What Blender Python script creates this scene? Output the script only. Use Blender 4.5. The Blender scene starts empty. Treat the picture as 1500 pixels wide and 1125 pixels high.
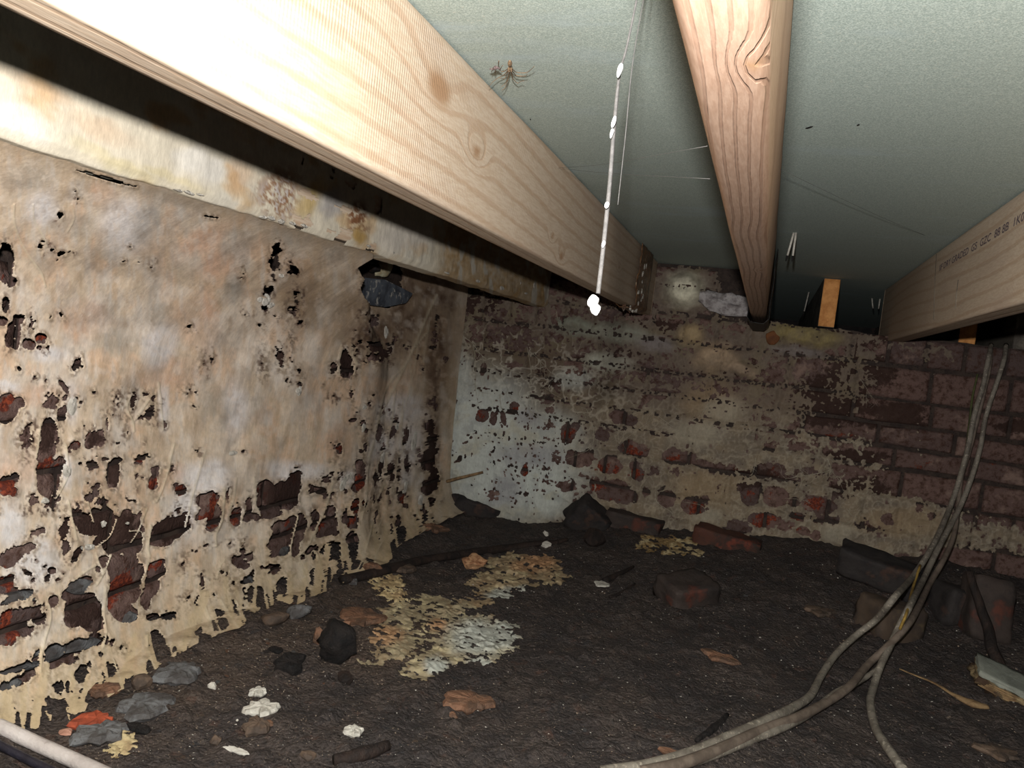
import bpy, bmesh, math, random
import numpy as np
from mathutils import Vector, Matrix

scene = bpy.context.scene
C = scene.collection
random.seed(7)
rng = np.random.default_rng(11)

# ------------------------------------------------------------------ camera
# world: x along the back wall, y along the joists, z up, camera at height ZC
ZC = 0.70
F_PX, W_PX, H_PX = 1120.0, 1500.0, 1125.0
def _c(x, y):
    return np.array([x - W_PX / 2, -(y - H_PX / 2), -F_PX], float)
_y = _c(1122, 550); _y /= np.linalg.norm(_y)
_z = np.cross(_c(1122 + 1000, 550 + 120), _y); _z /= np.linalg.norm(_z)
_x = np.cross(_y, _z)
ROT = np.array([_x, _y, _z])                      # camera -> world
ORG = np.array([0.0, 0.0, ZC])
cam_data = bpy.data.cameras.new('camera')
cam = bpy.data.objects.new('camera', cam_data)
C.objects.link(cam)
M = Matrix(ROT.tolist()).to_4x4()
M.translation = Vector(ORG)
cam.matrix_world = M
cam_data.sensor_fit = 'HORIZONTAL'
cam_data.sensor_width = 36.0
cam_data.lens = 36.0 * F_PX / W_PX
cam_data.clip_start = 0.02
scene.camera = cam

# ------------------------------------------------------------------ light and exposure
world = bpy.data.worlds.new('world')
scene.world = world
world.use_nodes = True
world.node_tree.nodes['Background'].inputs[0].default_value = (0.75, 0.8, 0.9, 1)
world.node_tree.nodes['Background'].inputs[1].default_value = 0.006
flash_data = bpy.data.lights.new('camera_flash', 'POINT')
flash_data.energy = 86.0
flash_data.color = (1.0, 0.98, 0.965)
flash_data.shadow_soft_size = 0.011
flash = bpy.data.objects.new('camera_flash', flash_data)
flash.location = (-0.022, 0.0, ZC + 0.088)
C.objects.link(flash)
vs = scene.view_settings
vs.view_transform = 'Standard'
vs.look = 'None'
vs.exposure = 0.0
vs.gamma = 1.0
vs.use_curve_mapping = False
scene.cycles.diffuse_bounces = 1

# ------------------------------------------------------------------ numeric helpers
def ray(px, py):
    return ROT @ _c(px, py)
def at(px, py, X=None, Y=None, Z=None):
    """point of the line of sight through a photo pixel on a plane X, Y or Z = const"""
    r = ray(px, py)
    if X is not None: t = X / r[0]
    elif Y is not None: t = Y / r[1]
    else: t = (Z - ZC) / r[2]
    return ORG + r * t
def pix(p):
    q = (np.asarray(p, float) - ORG) @ ROT
    return W_PX / 2 + F_PX * q[..., 0] / -q[..., 2], H_PX / 2 - F_PX * q[..., 1] / -q[..., 2]

def _hash(i, j, k, s):
    h = (i * 374761393 + j * 668265263 + k * 2147483647 + s * 974634777) & 0xffffffff
    h = ((h ^ (h >> 13)) * 1274126177) & 0xffffffff
    return ((h ^ (h >> 16)) & 0xffff) / 65535.0
def vnoise(x, y, z=0.0, s=0):
    x, y, z = np.broadcast_arrays(np.asarray(x, float), np.asarray(y, float), np.asarray(z, float))
    i, j, k = np.floor(x).astype(np.int64), np.floor(y).astype(np.int64), np.floor(z).astype(np.int64)
    u, v, w = x - i, y - j, z - k
    u, v, w = u * u * (3 - 2 * u), v * v * (3 - 2 * v), w * w * (3 - 2 * w)
    flat = not np.any(w)
    r = 0
    for a in (0, 1):
        for b in (0, 1):
            for c in ((0,) if flat else (0, 1)):
                r = r + (u if a else 1 - u) * (v if b else 1 - v) * ((w if c else 1 - w) if not flat else 1) * _hash(i + a, j + b, k + c, s)
    return r * 2 - 1
def fbm(x, y, z=0.0, s=0, o=4, g=0.5):
    r, a, f, t = 0, 1.0, 1.0, 0
    for n in range(o):
        r = r + a * vnoise(np.asarray(x) * f, np.asarray(y) * f, np.asarray(z) * f, s + n * 17)
        t += a; a *= g; f *= 2.03
    return r / t
def sstep(a, b, x):
    t = np.clip((np.asarray(x, float) - a) / (b - a), 0, 1)
    return t * t * (3 - 2 * t)
def blob(px, py, cx, cy, rx, ry, ang=0):
    """signed: 1 at the centre, 0 on the ellipse, negative outside"""
    a = math.radians(ang); ca, sa = math.cos(a), math.sin(a)
    dx, dy = px - cx, py - cy
    return 1 - np.sqrt(((dx * ca + dy * sa) / rx) ** 2 + ((-dx * sa + dy * ca) / ry) ** 2)
def soft(px, py, lst):
    r = np.zeros_like(px)
    for b in lst:
        k = b[5] if len(b) > 5 else 1.0
        d = blob(px, py, b[0], b[1], b[2], b[3], b[4] if len(b) > 4 else 0)
        r = np.maximum(r, k * sstep(-0.45, 0.55, d))
    return r
def lin(r, g, b):
    f = lambda c: (c / 255 / 12.92) if c <= 10 else ((c / 255 + 0.055) / 1.055) ** 2.4
    return np.array([f(r), f(g), f(b)])

# ------------------------------------------------------------------ materials
class NT:
    def __init__(s, name, rough=0.8, spec=0.3):
        s.m = bpy.data.materials.new(name); s.m.use_nodes = True
        s.t = s.m.node_tree; s.b = s.t.nodes['Principled BSDF']
        s.b.inputs['Roughness'].default_value = rough
        s.b.inputs['Specular IOR Level'].default_value = spec
        s.co = s.t.nodes.new('ShaderNodeTexCoord').outputs['Object']
    def n(s, typ, **k):
        nd = s.t.nodes.new('ShaderNode' + typ)
        for a, v in k.items(): setattr(nd, a, v)
        return nd
    def put(s, sock, v):
        if isinstance(v, bpy.types.NodeSocket): s.t.links.new(v, sock)
        elif isinstance(v, (tuple, list, np.ndarray)):
            v = tuple(float(q) for q in v)
            sock.default_value = v + (1,) if len(v) == 3 and sock.type == 'RGBA' else v
        else: sock.default_value = v
    def scale(s, v, co=None):
        nd = s.n('Mapping'); s.put(nd.inputs[0], co or s.co); nd.inputs['Scale'].default_value = v
        return nd.outputs[0]
    def noise(s, sc, det=4, rough=0.55, co=None, dist=0.0):
        nd = s.n('TexNoise'); s.put(nd.inputs['Vector'], co or s.co)
        nd.inputs['Scale'].default_value = sc; nd.inputs['Detail'].default_value = det
        nd.inputs['Roughness'].default_value = rough; nd.inputs['Distortion'].default_value = dist
        return nd.outputs['Fac']
    def voro(s, sc, co=None, feat='F1'):
        nd = s.n('TexVoronoi', feature=feat); s.put(nd.inputs['Vector'], co or s.co)
        nd.inputs['Scale'].default_value = sc
        return nd.outputs['Distance']
    def math(s, op, a, b=0.0, c=0.0):
        nd = s.n('Math', operation=op)
        s.put(nd.inputs[0], a); s.put(nd.inputs[1], b); s.put(nd.inputs[2], c)
        return nd.outputs[0]
    def ramp(s, f, a, b, lo=0.0, hi=1.0):
        nd = s.n('MapRange', interpolation_type='SMOOTHSTEP')
        s.put(nd.inputs[0], f); s.put(nd.inputs[1], a); s.put(nd.inputs[2], b); s.put(nd.inputs[3], lo); s.put(nd.inputs[4], hi)
        return nd.outputs[0]
    def mix(s, f, a, b, bt='MIX'):
        nd = s.n('Mix', data_type='RGBA', blend_type=bt)
        s.put(nd.inputs[0], f); s.put(nd.inputs[6], a); s.put(nd.inputs[7], b)
        return nd.outputs[2]
    def attr(s, name, typ='Fac'):
        nd = s.n('Attribute', attribute_name=name); return nd.outputs[typ]
    def orand(s): return s.n('ObjectInfo').outputs['Random']
    def done(s, col, bump=None, dist=0.01, strength=1.0):
        s.put(s.b.inputs['Base Color'], col)
        if bump is not None:
            bp = s.n('Bump'); bp.inputs['Distance'].default_value = dist; bp.inputs['Strength'].default_value = strength
            s.put(bp.inputs['Height'], bump); s.t.links.new(bp.outputs[0], s.b.inputs['Normal'])
        return s.m

def mat_mycelium(name):
    t = NT(name, 0.75, 0.25)
    f1 = t.noise(45, 5, 0.6, t.scale((1, 1, 0.33)))
    f2 = t.noise(190, 4, 0.65, t.scale((1, 1, 0.45)))
    k = t.math('ADD', t.math('MULTIPLY', f1, 0.55), t.math('MULTIPLY', f2, 0.75))
    k = t.ramp(k, 0.3, 1.0, 0.82, 1.15)
    col = t.mix(1.0, t.attr('col', 'Color'), k, 'MULTIPLY')
    return t.done(col, t.math('ADD', f1, t.math('MULTIPLY', f2, 0.35)), 0.003, 0.4)
def mat_brick():
    t = NT('old_brick', 0.85, 0.2)
    n1, n2, n3 = t.noise(14, 6, 0.65), t.noise(55, 5, 0.7), t.noise(170, 3, 0.6)
    base = t.mix(t.orand(), lin(116, 92, 84), lin(94, 78, 74))
    base = t.mix(t.ramp(n2, 0.44, 0.66), base, lin(76, 53, 44))
    base = t.mix(t.ramp(n1, 0.54, 0.7, 0, .8), base, lin(146, 122, 110))
    red = t.math('ADD', t.attr('red'), t.math('MULTIPLY', t.math('SUBTRACT', n2, 0.5), 2.6))
    base = t.mix(t.ramp(red, 0.5, 0.75), base, t.mix(t.ramp(n3, 0.35, 0.6), lin(146, 68, 44), lin(96, 46, 36)))
    soot = t.math('ADD', t.attr('soot'), t.math('MULTIPLY', t.math('SUBTRACT', n2, 0.5), 1.6))
    base = t.mix(t.ramp(soot, 0.35, 0.7, 0, .9), base, lin(58, 41, 35))
    return t.done(base, t.math('ADD', n2, t.math('MULTIPLY', n3, 0.4)), 0.008, 0.8)
def mat_plain(name, a, b, sc=30, rough=0.8, spec=0.3, bump=0.004, mid=(0.4, 0.62), c=None, csc=120, stretch=None):
    t = NT(name, rough, spec)
    co = t.scale(stretch) if stretch else None
    n1, n2 = t.noise(sc, 6, 0.65, co), t.noise(csc, 4, 0.65, co)
    col = t.mix(t.ramp(n1, mid[0], mid[1]), a, b)
    if c is not None: col = t.mix(t.ramp(n2, 0.56, 0.66), col, c)
    return t.done(col, t.math('ADD', n1, t.math('MULTIPLY', n2, 0.6)), bump, 0.8)
def mat_joist(name='sawn_softwood', ca=(224, 203, 178), cb=(213, 188, 160), cl=(188, 150, 116)):
    t = NT(name, 0.6, 0.35)
    st = t.scale((1, 0.12, 1))
    r = t.math('ADD', t.attr('ring'), t.math('MULTIPLY', t.noise(60, 4, 0.6, st), 0.35))
    w = t.math('MULTIPLY_ADD', t.math('SINE', t.math('MULTIPLY', r, 6.2832)), 0.5, 0.5)
    late = t.ramp(w, 0.72, 0.99)
    fib = t.noise(330, 3, 0.6, st)
    blot = t.noise(7, 4, 0.6, t.scale((1, 0.4, 1)))
    col = t.mix(t.ramp(fib, 0.35, 0.65), lin(*ca), lin(*cb))
    col = t.mix(t.math('MULTIPLY', late, 0.42), col, lin(*cl))
    col = t.mix(t.ramp(blot, 0.5, 0.72, 0, 0.5), col, lin(196, 170, 150))
    col = t.mix(t.attr('knot'), col, lin(180, 142, 108))
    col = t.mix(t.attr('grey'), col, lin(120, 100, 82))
    saw = t.n('TexWave', wave_type='BANDS', bands_direction='Y')
    t.put(saw.inputs['Vector'], t.co); saw.inputs['Scale'].default_value = 62; saw.inputs['Distortion'].default_value = 1.2; saw.inputs['Detail'].default_value = 2
    sw = t.math('MULTIPLY', saw.outputs['Fac'], t.math('MULTIPLY', t.attr('saw'), t.ramp(blot, 0.35, 0.6)))
    col = t.mix(t.math('MULTIPLY', t.math('MULTIPLY', t.math('SUBTRACT', 1.0, saw.outputs['Fac']), t.attr('saw')), 0.12), col, lin(150, 120, 92))
    h = t.math('ADD', t.math('MULTIPLY', late, t.attr('relief')), t.math('ADD', t.math('MULTIPLY', fib, 0.35), t.math('MULTIPLY', sw, 0.35)))
    return t.done(col, h, 0.0013, 0.7)
def mat_ceiling():
    t = NT('green_chipboard', 0.8, 0.25)
    n1, n2 = t.noise(620, 2, 0.7), t.noise(190, 4, 0.75)
    n3 = t.noise(5.0, 5, 0.62, t.scale((0.45, 1.4, 1)))
    col = t.mix(t.ramp(n1, 0.35, 0.68), lin(158, 171, 162), lin(200, 211, 200))
    col = t.mix(t.ramp(n2, 0.58, 0.68, 0, 0.5), col, lin(222, 222, 204))
    col = t.mix(t.ramp(n2, 0.27, 0.36, 0.45, 0), col, lin(134, 140, 128))
    col = t.mix(t.ramp(n3, 0.55, 0.75, 0, 0.55), col, lin(190, 206, 210))
    return t.done(col, t.math('ADD', n1, n2), 0.0005, 0.5)
def mat_soil():
    t = NT('damp_soil', 0.75, 0.35)
    n1, n2, n3 = t.noise(9, 6, 0.65), t.noise(70, 5, 0.7), t.noise(260, 3, 0.7)
    base = t.mix(t.ramp(n1, 0.38, 0.62), lin(68, 61, 59), lin(88, 77, 71))
    base = t.mix(t.attr('dust'), base, lin(112, 94, 80))
    base = t.mix(t.ramp(n2, 0.52, 0.66, 0, 0.8), base, lin(52, 46, 45))
    base = t.mix(t.ramp(n2, 0.28, 0.36, 0.7, 0), base, lin(110, 88, 68))
    v1 = t.n('TexVoronoi'); t.put(v1.inputs['Vector'], t.co); v1.inputs['Scale'].default_value = 150; bw = t.n('RGBToBW'); t.put(bw.inputs[0], v1.outputs['Color'])
    base = t.mix(0.55, base, t.mix(1.0, base, t.mix(0.8, (1.15, 1.15, 1.15), bw.outputs[0]), 'MULTIPLY'))
    n4 = t.noise(34, 5, 0.7)
    base = t.mix(t.ramp(n4, 0.56, 0.7, 0, .6), base, lin(92, 66, 54)); base = t.mix(t.ramp(n4, 0.3, 0.42, .6, 0), base, lin(44, 46, 50))
    base = t.mix(t.ramp(n3, 0.64, 0.70), base, lin(150, 136, 122))
    return t.done(base, t.math('ADD', n2, t.math('ADD', t.math('MULTIPLY', n3, 0.6), t.math('MULTIPLY', v1.outputs['Distance'], -.5))), 0.010, 0.9)

MYC = mat_mycelium('mycelium')
BRICK = mat_brick()
MORTAR = mat_plain('lime_mortar', lin(66, 54, 47), lin(48, 38, 34), 24, c=lin(34, 28, 26))
JOIST = mat_joist()
JOISTPINK = mat_joist('pinkish_softwood', (196, 164, 140), (184, 150, 126), (150, 114, 92))
CEIL = mat_ceiling()
SOIL = mat_soil()
ENDGRAIN = mat_plain('orange_end_grain', lin(232, 164, 96), lin(206, 138, 76), 26, 0.7)
GREYWOOD = mat_plain('dull_grey_timber', lin(120, 112, 100), lin(86, 80, 72), 20, stretch=(1, .2, 1))
RUST = mat_plain('brown_flaking_wrap', lin(120, 84, 52), lin(78, 54, 36), 22, 0.45, 0.5, 0.01, c=lin(170, 150, 124), csc=60)
DARKWRAP = mat_plain('dark_membrane', lin(44, 42, 40), lin(28, 27, 26), 20, 0.5)
SLATE = mat_plain('blue_grey_slate', lin(92, 98, 106), lin(62, 66, 74), 18, 0.6, 0.4, 0.004, c=lin(176, 172, 164), csc=34)
WHITE = mat_plain('white_flake', lin(214, 208, 196), lin(186, 180, 168), 40, bump=0.006)
CLAY = mat_plain('orange_clay', lin(134, 98, 76), lin(98, 76, 62), 28, bump=0.008)
DARKWOOD = mat_plain('rotten_dark_wood', lin(50, 38, 32), lin(30, 24, 22), 30, bump=0.006, stretch=(1, 1, .3))
PALEWOOD = mat_plain('pale_splinter_wood', lin(156, 128, 92), lin(112, 88, 62), 40, bump=0.003)
GREYSTONE = mat_plain('grey_lime_lump', lin(112, 112, 112), lin(78, 74, 72), 26, bump=0.006, c=lin(74, 68, 64))
BROWNSTONE = mat_plain('brown_pebble', lin(104, 86, 72), lin(74, 63, 55), 40, bump=0.004)
DARKBRICK = mat_plain('sooty_loose_brick', lin(52, 47, 45), lin(38, 35, 35), 16, bump=0.008, c=lin(72, 54, 46), csc=9)
REDBRICK = mat_plain('worn_red_brick', lin(66, 56, 51), lin(50, 44, 41), 14, bump=0.008, c=lin(92, 54, 43), csc=7)
CABLE = mat_plain('dusty_grey_cable', lin(132, 124, 112), lin(104, 96, 86), 40, 0.6, bump=0.002, c=lin(168, 158, 142))
CABLEBROWN = mat_plain('dusty_brown_cable', lin(120, 106, 94), lin(96, 84, 74), 40, 0.6, bump=0.002)
CABLEYELLOW = mat_plain('yellow_wire', lin(168, 136, 66), lin(138, 110, 56), 40)
CABLEGREEN = mat_plain('green_wire', lin(88, 92, 52), lin(70, 72, 46), 40)
BLACK = mat_plain('black_crust', lin(34, 29, 27), lin(20, 18, 18), 50, bump=0.008)
INK = mat_plain('purple_black_ink', lin(104, 88, 92), lin(84, 72, 80), 200, bump=0.0001)
SPIDERM = mat_plain('spider_tan', lin(150, 124, 96), lin(112, 92, 72), 300, bump=0.0002)
WEB = mat_plain('web_silk', lin(216, 214, 206), lin(196, 194, 188), 200, bump=0.0002)
DROP = mat_plain('milky_silk_blob', lin(240, 240, 238), lin(228, 228, 226), 100, 0.3, 0.5, 0.0005)
STEEL = mat_plain('pale_nail', lin(190, 184, 172), lin(160, 154, 144), 100, 0.4, 0.5, 0.0005)

# ------------------------------------------------------------------ object helpers
def link(name, mesh, mat=None, parent=None):
    o = bpy.data.objects.new(name, mesh); C.objects.link(o)
    if mat: mesh.materials.append(mat)
    if parent is not None: o.parent = parent
    return o
def tag(o, label=None, cat=None, group=None, kind=None):
    if label: o['label'] = label
    if cat: o['category'] = cat
    if group: o['group'] = group
    if kind: o['kind'] = kind
    return o
def raw_mesh(name, V, Fq, smooth=True):
    """V (n,3), Fq (m,k) int array, k = 3 or 4"""
    V = np.asarray(V, np.float32); Fq = np.asarray(Fq, np.int32)
    me = bpy.data.meshes.new(name)
    n, m, k = len(V), len(Fq), Fq.shape[1]
    me.vertices.add(n); me.vertices.foreach_set('co', V.ravel())
    me.loops.add(m * k); me.loops.foreach_set('vertex_index', Fq.ravel())
    me.polygons.add(m); me.polygons.foreach_set('loop_start', np.arange(0, m * k, k, dtype=np.int32))
    me.polygons.foreach_set('use_smooth', np.full(m, smooth))
    me.update(calc_edges=True)
    return me
def set_f(me, name, v):
    a = me.attributes.new(name, 'FLOAT', 'POINT'); a.data.foreach_set('value', np.asarray(v, np.float32).ravel())
def set_c(me, name, v):
    v = np.asarray(v, np.float32).reshape(-1, 3)
    a = me.attributes.new(name, 'FLOAT_COLOR', 'POINT'); a.data.foreach_set('color', np.hstack([v, np.ones((len(v), 1), np.float32)]).ravel())
def grid_faces(n, m, keep=None):
    i = np.arange(n * m).reshape(n, m)
    q = np.stack([i[:-1, :-1], i[1:, :-1], i[1:, 1:], i[:-1, 1:]], -1)
    return q.reshape(-1, 4) if keep is None else q[keep]
def compact(V, Fq):
    u, inv = np.unique(Fq, return_inverse=True)
    return u, inv.reshape(Fq.shape)
def snap_edges(P3, mask):
    """pull the grid corners that straddle the outline onto it, so that cut edges are smooth"""
    gy, gx = np.gradient(mask)
    g2 = gy * gy + gx * gx + 1e-9
    dy, dx = -mask * gy / g2, -mask * gx / g2
    near = (np.abs(dy) < 0.75) & (np.abs(dx) < 0.75)
    dPy, dPx = np.gradient(P3, axis=0), np.gradient(P3, axis=1)
    sh = dPy * dy[..., None] + dPx * dx[..., None]
    hyp = np.where(near & (mask < 0.0), 1.0, 0.0)
    return P3 + sh * hyp[..., None]
def sheet(name, P3, mask, col, mat, parent=None, main_only=False):
    P3 = snap_edges(P3, mask)
    pos = mask > 0
    keep = pos[:-1, :-1] | pos[1:, :-1] | pos[1:, 1:] | pos[:-1, 1:]
    if main_only:                                   # drop stray crumbs of skin
        lab = np.where(pos, np.arange(pos.size).reshape(pos.shape) + 1, 0)
        for _ in range(400):
            q = lab.copy()
            for _k in range(4):
                n = np.maximum(q, 0); n[1:] = np.maximum(n[1:], q[:-1]); n[:-1] = np.maximum(n[:-1], q[1:]); n[:, 1:] = np.maximum(n[:, 1:], q[:, :-1]); n[:, :-1] = np.maximum(n[:, :-1], q[:, 1:])
                q = np.where(pos, n, 0)
            if (q == lab).all(): break
            lab = q
        v, c = np.unique(lab[lab > 0], return_counts=True)
        pos = lab == v[np.argmax(c)]
        mask = np.where(pos, mask, np.minimum(mask, -0.5))
    keep = pos[:-1, :-1] | pos[1:, :-1] | pos[1:, 1:] | pos[:-1, 1:]
    cnt = pos[:-1, :-1].astype(int) + pos[1:, :-1] + pos[1:, 1:] + pos[:-1, 1:]
    keep &= cnt >= 2
    Fq = grid_faces(*mask.shape, keep)
    u, Fq = compact(None, Fq)
    me = raw_mesh(name, P3.reshape(-1, 3)[u], Fq)
    set_c(me, 'col', col.reshape(-1, 3)[u])
    return link(name, me, mat, parent)
def spline(pts, n=6):
    p = [np.asarray(q, float) for q in pts]
    p = [2 * p[0] - p[1]] + p + [2 * p[-1] - p[-2]]
    out = []
    for i in range(1, len(p) - 2):
        for k in range(n):
            t = k / n
            out.append(0.5 * (2 * p[i] + (p[i + 1] - p[i - 1]) * t + (2 * p[i - 1] - 5 * p[i] + 4 * p[i + 1] - p[i + 2]) * t * t
                              + (3 * p[i] - p[i - 1] - 3 * p[i + 1] + p[i + 2]) * t ** 3))
    out.append(p[-2])
    return np.array(out)
class MB:
    def __init__(s): s.v, s.f, s.n = [], [], 0
    def add(s, v, f):
        for q in f: s.f.append(tuple(int(a) + s.n for a in q))
        s.v.extend([tuple(map(float, q)) for q in v]); s.n += len(v)
        return s
    def tube(s, pts, r, sides=6, cap=True, flat=1.0):
        pts = np.asarray(pts, float); n = len(pts)
        r = np.interp(np.linspace(0, 1, n), np.linspace(0, 1, len(r)), r) if hasattr(r, '__len__') else np.full(n, r)
        T = np.gradient(pts, axis=0); T /= np.linalg.norm(T, axis=1, keepdims=True) + 1e-12
        up = np.array([0, 0, 1.0]) if abs(T[0][2]) < 0.8 else np.array([0, 1.0, 0])
        a = np.cross(T[0], up); a /= np.linalg.norm(a)
        V = []
        for i in range(n):
            a = a - T[i] * (a @ T[i]); a /= np.linalg.norm(a) + 1e-12
            b = np.cross(T[i], a)
            for k in range(sides):
                th = 2 * math.pi * k / sides
                V.append(pts[i] + r[i] * (math.cos(th) * a + flat * math.sin(th) * b))
        Fs = [(i * sides + k, i * sides + (k + 1) % sides, (i + 1) * sides + (k + 1) % sides, (i + 1) * sides + k) for i in range(n - 1) for k in range(sides)]
        if cap:
            Fs += [tuple(range(sides))[::-1], tuple((n - 1) * sides + k for k in range(sides))]
        return s.add(V, Fs)
    def box(s, c, h, R=None):
        v = np.array([[x, y, z] for x in (-1, 1) for y in (-1, 1) for z in (-1, 1)], float) * h
        if R is not None: v = v @ np.asarray(R).T
        return s.add(v + np.asarray(c), [(0, 1, 3, 2), (4, 6, 7, 5), (0, 4, 5, 1), (2, 3, 7, 6), (0, 2, 6, 4), (1, 5, 7, 3)])
    def build(s, name, mat, parent=None, smooth=True):
        me = bpy.data.meshes.new(name); me.from_pydata(s.v, [], s.f)
        me.polygons.foreach_set('use_smooth', [smooth] * len(me.polygons)); me.update()
        return link(name, me, mat, parent)
def rotm(rx=0, ry=0, rz=0):
    from mathutils import Euler
    return np.array(Euler((math.radians(rx), math.radians(ry), math.radians(rz))).to_matrix())
def rock(name, loc, size, mat, seed, rot=(0, 0, 0), sub=2, rough=0.28, parent=None):
    bm = bmesh.new(); bmesh.ops.create_icosphere(bm, subdivisions=sub, radius=1)
    V = np.array([v.co[:] for v in bm.verts])
    V0 = V.copy()
    V *= (1 + rough * 1.25 * fbm(V0[:, 0] * 1.1 + seed, V0[:, 1] * 1.1, V0[:, 2] * 1.1, seed, 3) + rough * .55 * fbm(V0[:, 0] * 3.3 + seed, V0[:, 1] * 3.3, V0[:, 2] * 3.3, seed + 3, 2))[:, None]
    for k in range(5):                                # chip flat facets off
        g = np.random.default_rng(seed * 7 + k).normal(size=3); g /= np.linalg.norm(g)
        t = V @ g - .72
        V = V - np.where(t > 0, t * .9, 0)[:, None] * g
    V = (V * np.asarray(size)) @ rotm(*rot).T
    for v, q in zip(bm.verts, V): v.co = q
    me = bpy.data.meshes.new(name); bm.to_mesh(me); bm.free()
    me.polygons.foreach_set('use_smooth', [sub > 2] * len(me.polygons))
    o = link(name, me, mat, parent); o.location = loc
    return o
def block(name, loc, half, mat, seed, rot=(0, 0, 0), bev=0.18, amp=0.06, cuts=7, parent=None):
    """a worn brick: subdivided, rounded at the corners, with an uneven surface"""
    bm = bmesh.new(); bmesh.ops.create_cube(bm, size=2)
    bmesh.ops.subdivide_edges(bm, edges=bm.edges[:], cuts=cuts, use_grid_fill=True)
    V = np.array([v.co[:] for v in bm.verts]); h = np.asarray(half, float); r = bev * h.min()
    P_ = V * h; core = np.clip(P_, -(h - r), h - r); d = P_ - core
    L = np.linalg.norm(d, axis=1, keepdims=True)
    P_ = core + d / np.maximum(L, 1e-9) * np.minimum(L, r)
    N = P_ / h
    k = h.min() * amp
    q = P_ / h.min()
    P_ = P_ + N * (k * fbm(q[:, 0] * 1.3 + seed * 3.1, q[:, 1] * 1.3, q[:, 2] * 1.3, seed, 4) * 2)[:, None]
    for v, p in zip(bm.verts, P_ @ rotm(*rot).T): v.co = p
    me = bpy.data.meshes.new(name); bm.to_mesh(me); bm.free()
    me.polygons.foreach_set('use_smooth', [True] * len(me.polygons))
    o = link(name, me, mat, parent); o.location = loc
    return o

# heights of the place
ZCEIL = ZC + 0.362
ZJ = ZC + 0.167          # underside of the joists
YB = 2.82                # face of the back wall
def floor_z(x, y):
    x, y = np.asarray(x, float), np.asarray(y, float)
    z = ZC - 0.675 + 0.135 * sstep(1.9, 2.85, y) * sstep(-1.0, 0.35, x) + 0.012 * sstep(-0.9, -1.15, x)
    z = z + 0.03 * fbm(x * 2.3 + 5, y * 2.3, 0, 3, 3) + 0.008 * fbm(x * 13, y * 13, 0, 8, 3)
    return z
def on_floor(px, py):
    z = ZC - 0.66
    for _ in range(12):
        p = at(px, py, Z=z); z = 0.5 * z + 0.5 * float(floor_z(p[0], p[1]))
    p[2] = float(floor_z(p[0], p[1]))
    return p

# ================================================================== SETTING
# ---- ceiling: green chipboard flooring seen from below
me = raw_mesh('ceiling', [(-1.7, -0.6, ZCEIL), (1.9, -0.6, ZCEIL), (1.9, 5.2, ZCEIL), (-1.7, 5.2, ZCEIL),
                          (-1.7, -0.6, ZCEIL + .022), (1.9, -0.6, ZCEIL + .022), (1.9, 5.2, ZCEIL + .022), (-1.7, 5.2, ZCEIL + .022)],
              [(0, 1, 2, 3), (7, 6, 5, 4), (0, 4, 5, 1), (1, 5, 6, 2), (2, 6, 7, 3), (3, 7, 4, 0)], False)
tag(link('ceiling', me, CEIL), 'pale green chipboard floor deck seen from below between the joists', kind='structure')

# ---- floor: damp soil
xs = np.linspace(-1.25, 1.5, 500); ys = 0.3 + 2.65 * np.linspace(0, 1, 480) ** 1.0
GX, GY = np.meshgrid(xs, ys)
lump = np.clip(fbm(GX * 30, GY * 30, 0, 21, 3), 0, 1) * 0.014 + np.clip(fbm(GX * 75, GY * 75, 0, 29, 2), 0.1, 1) * 0.008
GZ = floor_z(GX, GY) + lump
me = raw_mesh('floor', np.stack([GX, GY, GZ], -1).reshape(-1, 3), grid_faces(480, 500))
fx, fy = pix(np.stack([GX, GY, GZ], -1))
dust = soft(fx, fy, [(300, 960, 220, 70, -25, .8), (560, 940, 110, 60, 0, .9), (180, 1050, 150, 60, -20, .5), (470, 900, 90, 40, 0, .7), (560, 870, 90, 30, -15, .7)])
dust = dust * (0.6 + 0.7 * fbm(GX * 18, GY * 18, 0, 41, 4))
set_f(me, 'dust', np.clip(dust, 0, 1))
FLOOR = tag(link('floor', me, SOIL), 'dark damp soil floor strewn with crumbs of stone', kind='structure')

# ---- far end of the void beyond the back wall
MB().box((0.1, 5.15, ZC - 0.1), (1.8, 0.05, 0.62)).build('wall_far', DARKBRICK, smooth=False)['kind'] = 'structure'

# ---- brick builder
RED_L = [(5, 402, 9, 6), (62, 495, 8, 7), (6, 590, 12, 18), (5, 714, 20, 20), (72, 682, 14, 10), (312, 735, 9, 14, 20), (302, 760, 10, 9), (311, 772, 7, 7), (330, 735, 5, 10),
         (342, 758, 9, 14), (264, 720, 12, 10), (224, 708, 10, 9), (527, 708, 8, 14), (522, 742, 9, 12), (514, 765, 7, 7), (180, 852, 18, 14, -30), (165, 870, 12, 20),
         (8, 905, 14, 16), (16, 930, 12, 10), (497, 658, 5, 7), (422, 771, 7, 6), (486, 803, 11, 10), (556, 738, 5, 8), (590, 732, 5, 9), (534, 738, 4, 8), (296, 878, 8, 7),
         (8, 850, 16, 16), (120, 640, 4, 4), (183, 815, 5, 5), (228, 830, 7, 10), (376, 722, 8, 8), (388, 728, 6, 8), (470, 765, 6, 12), (430, 700, 6, 8), (568, 660, 6, 8), (205, 675, 6, 8), (362, 870, 6, 6)]
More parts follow.
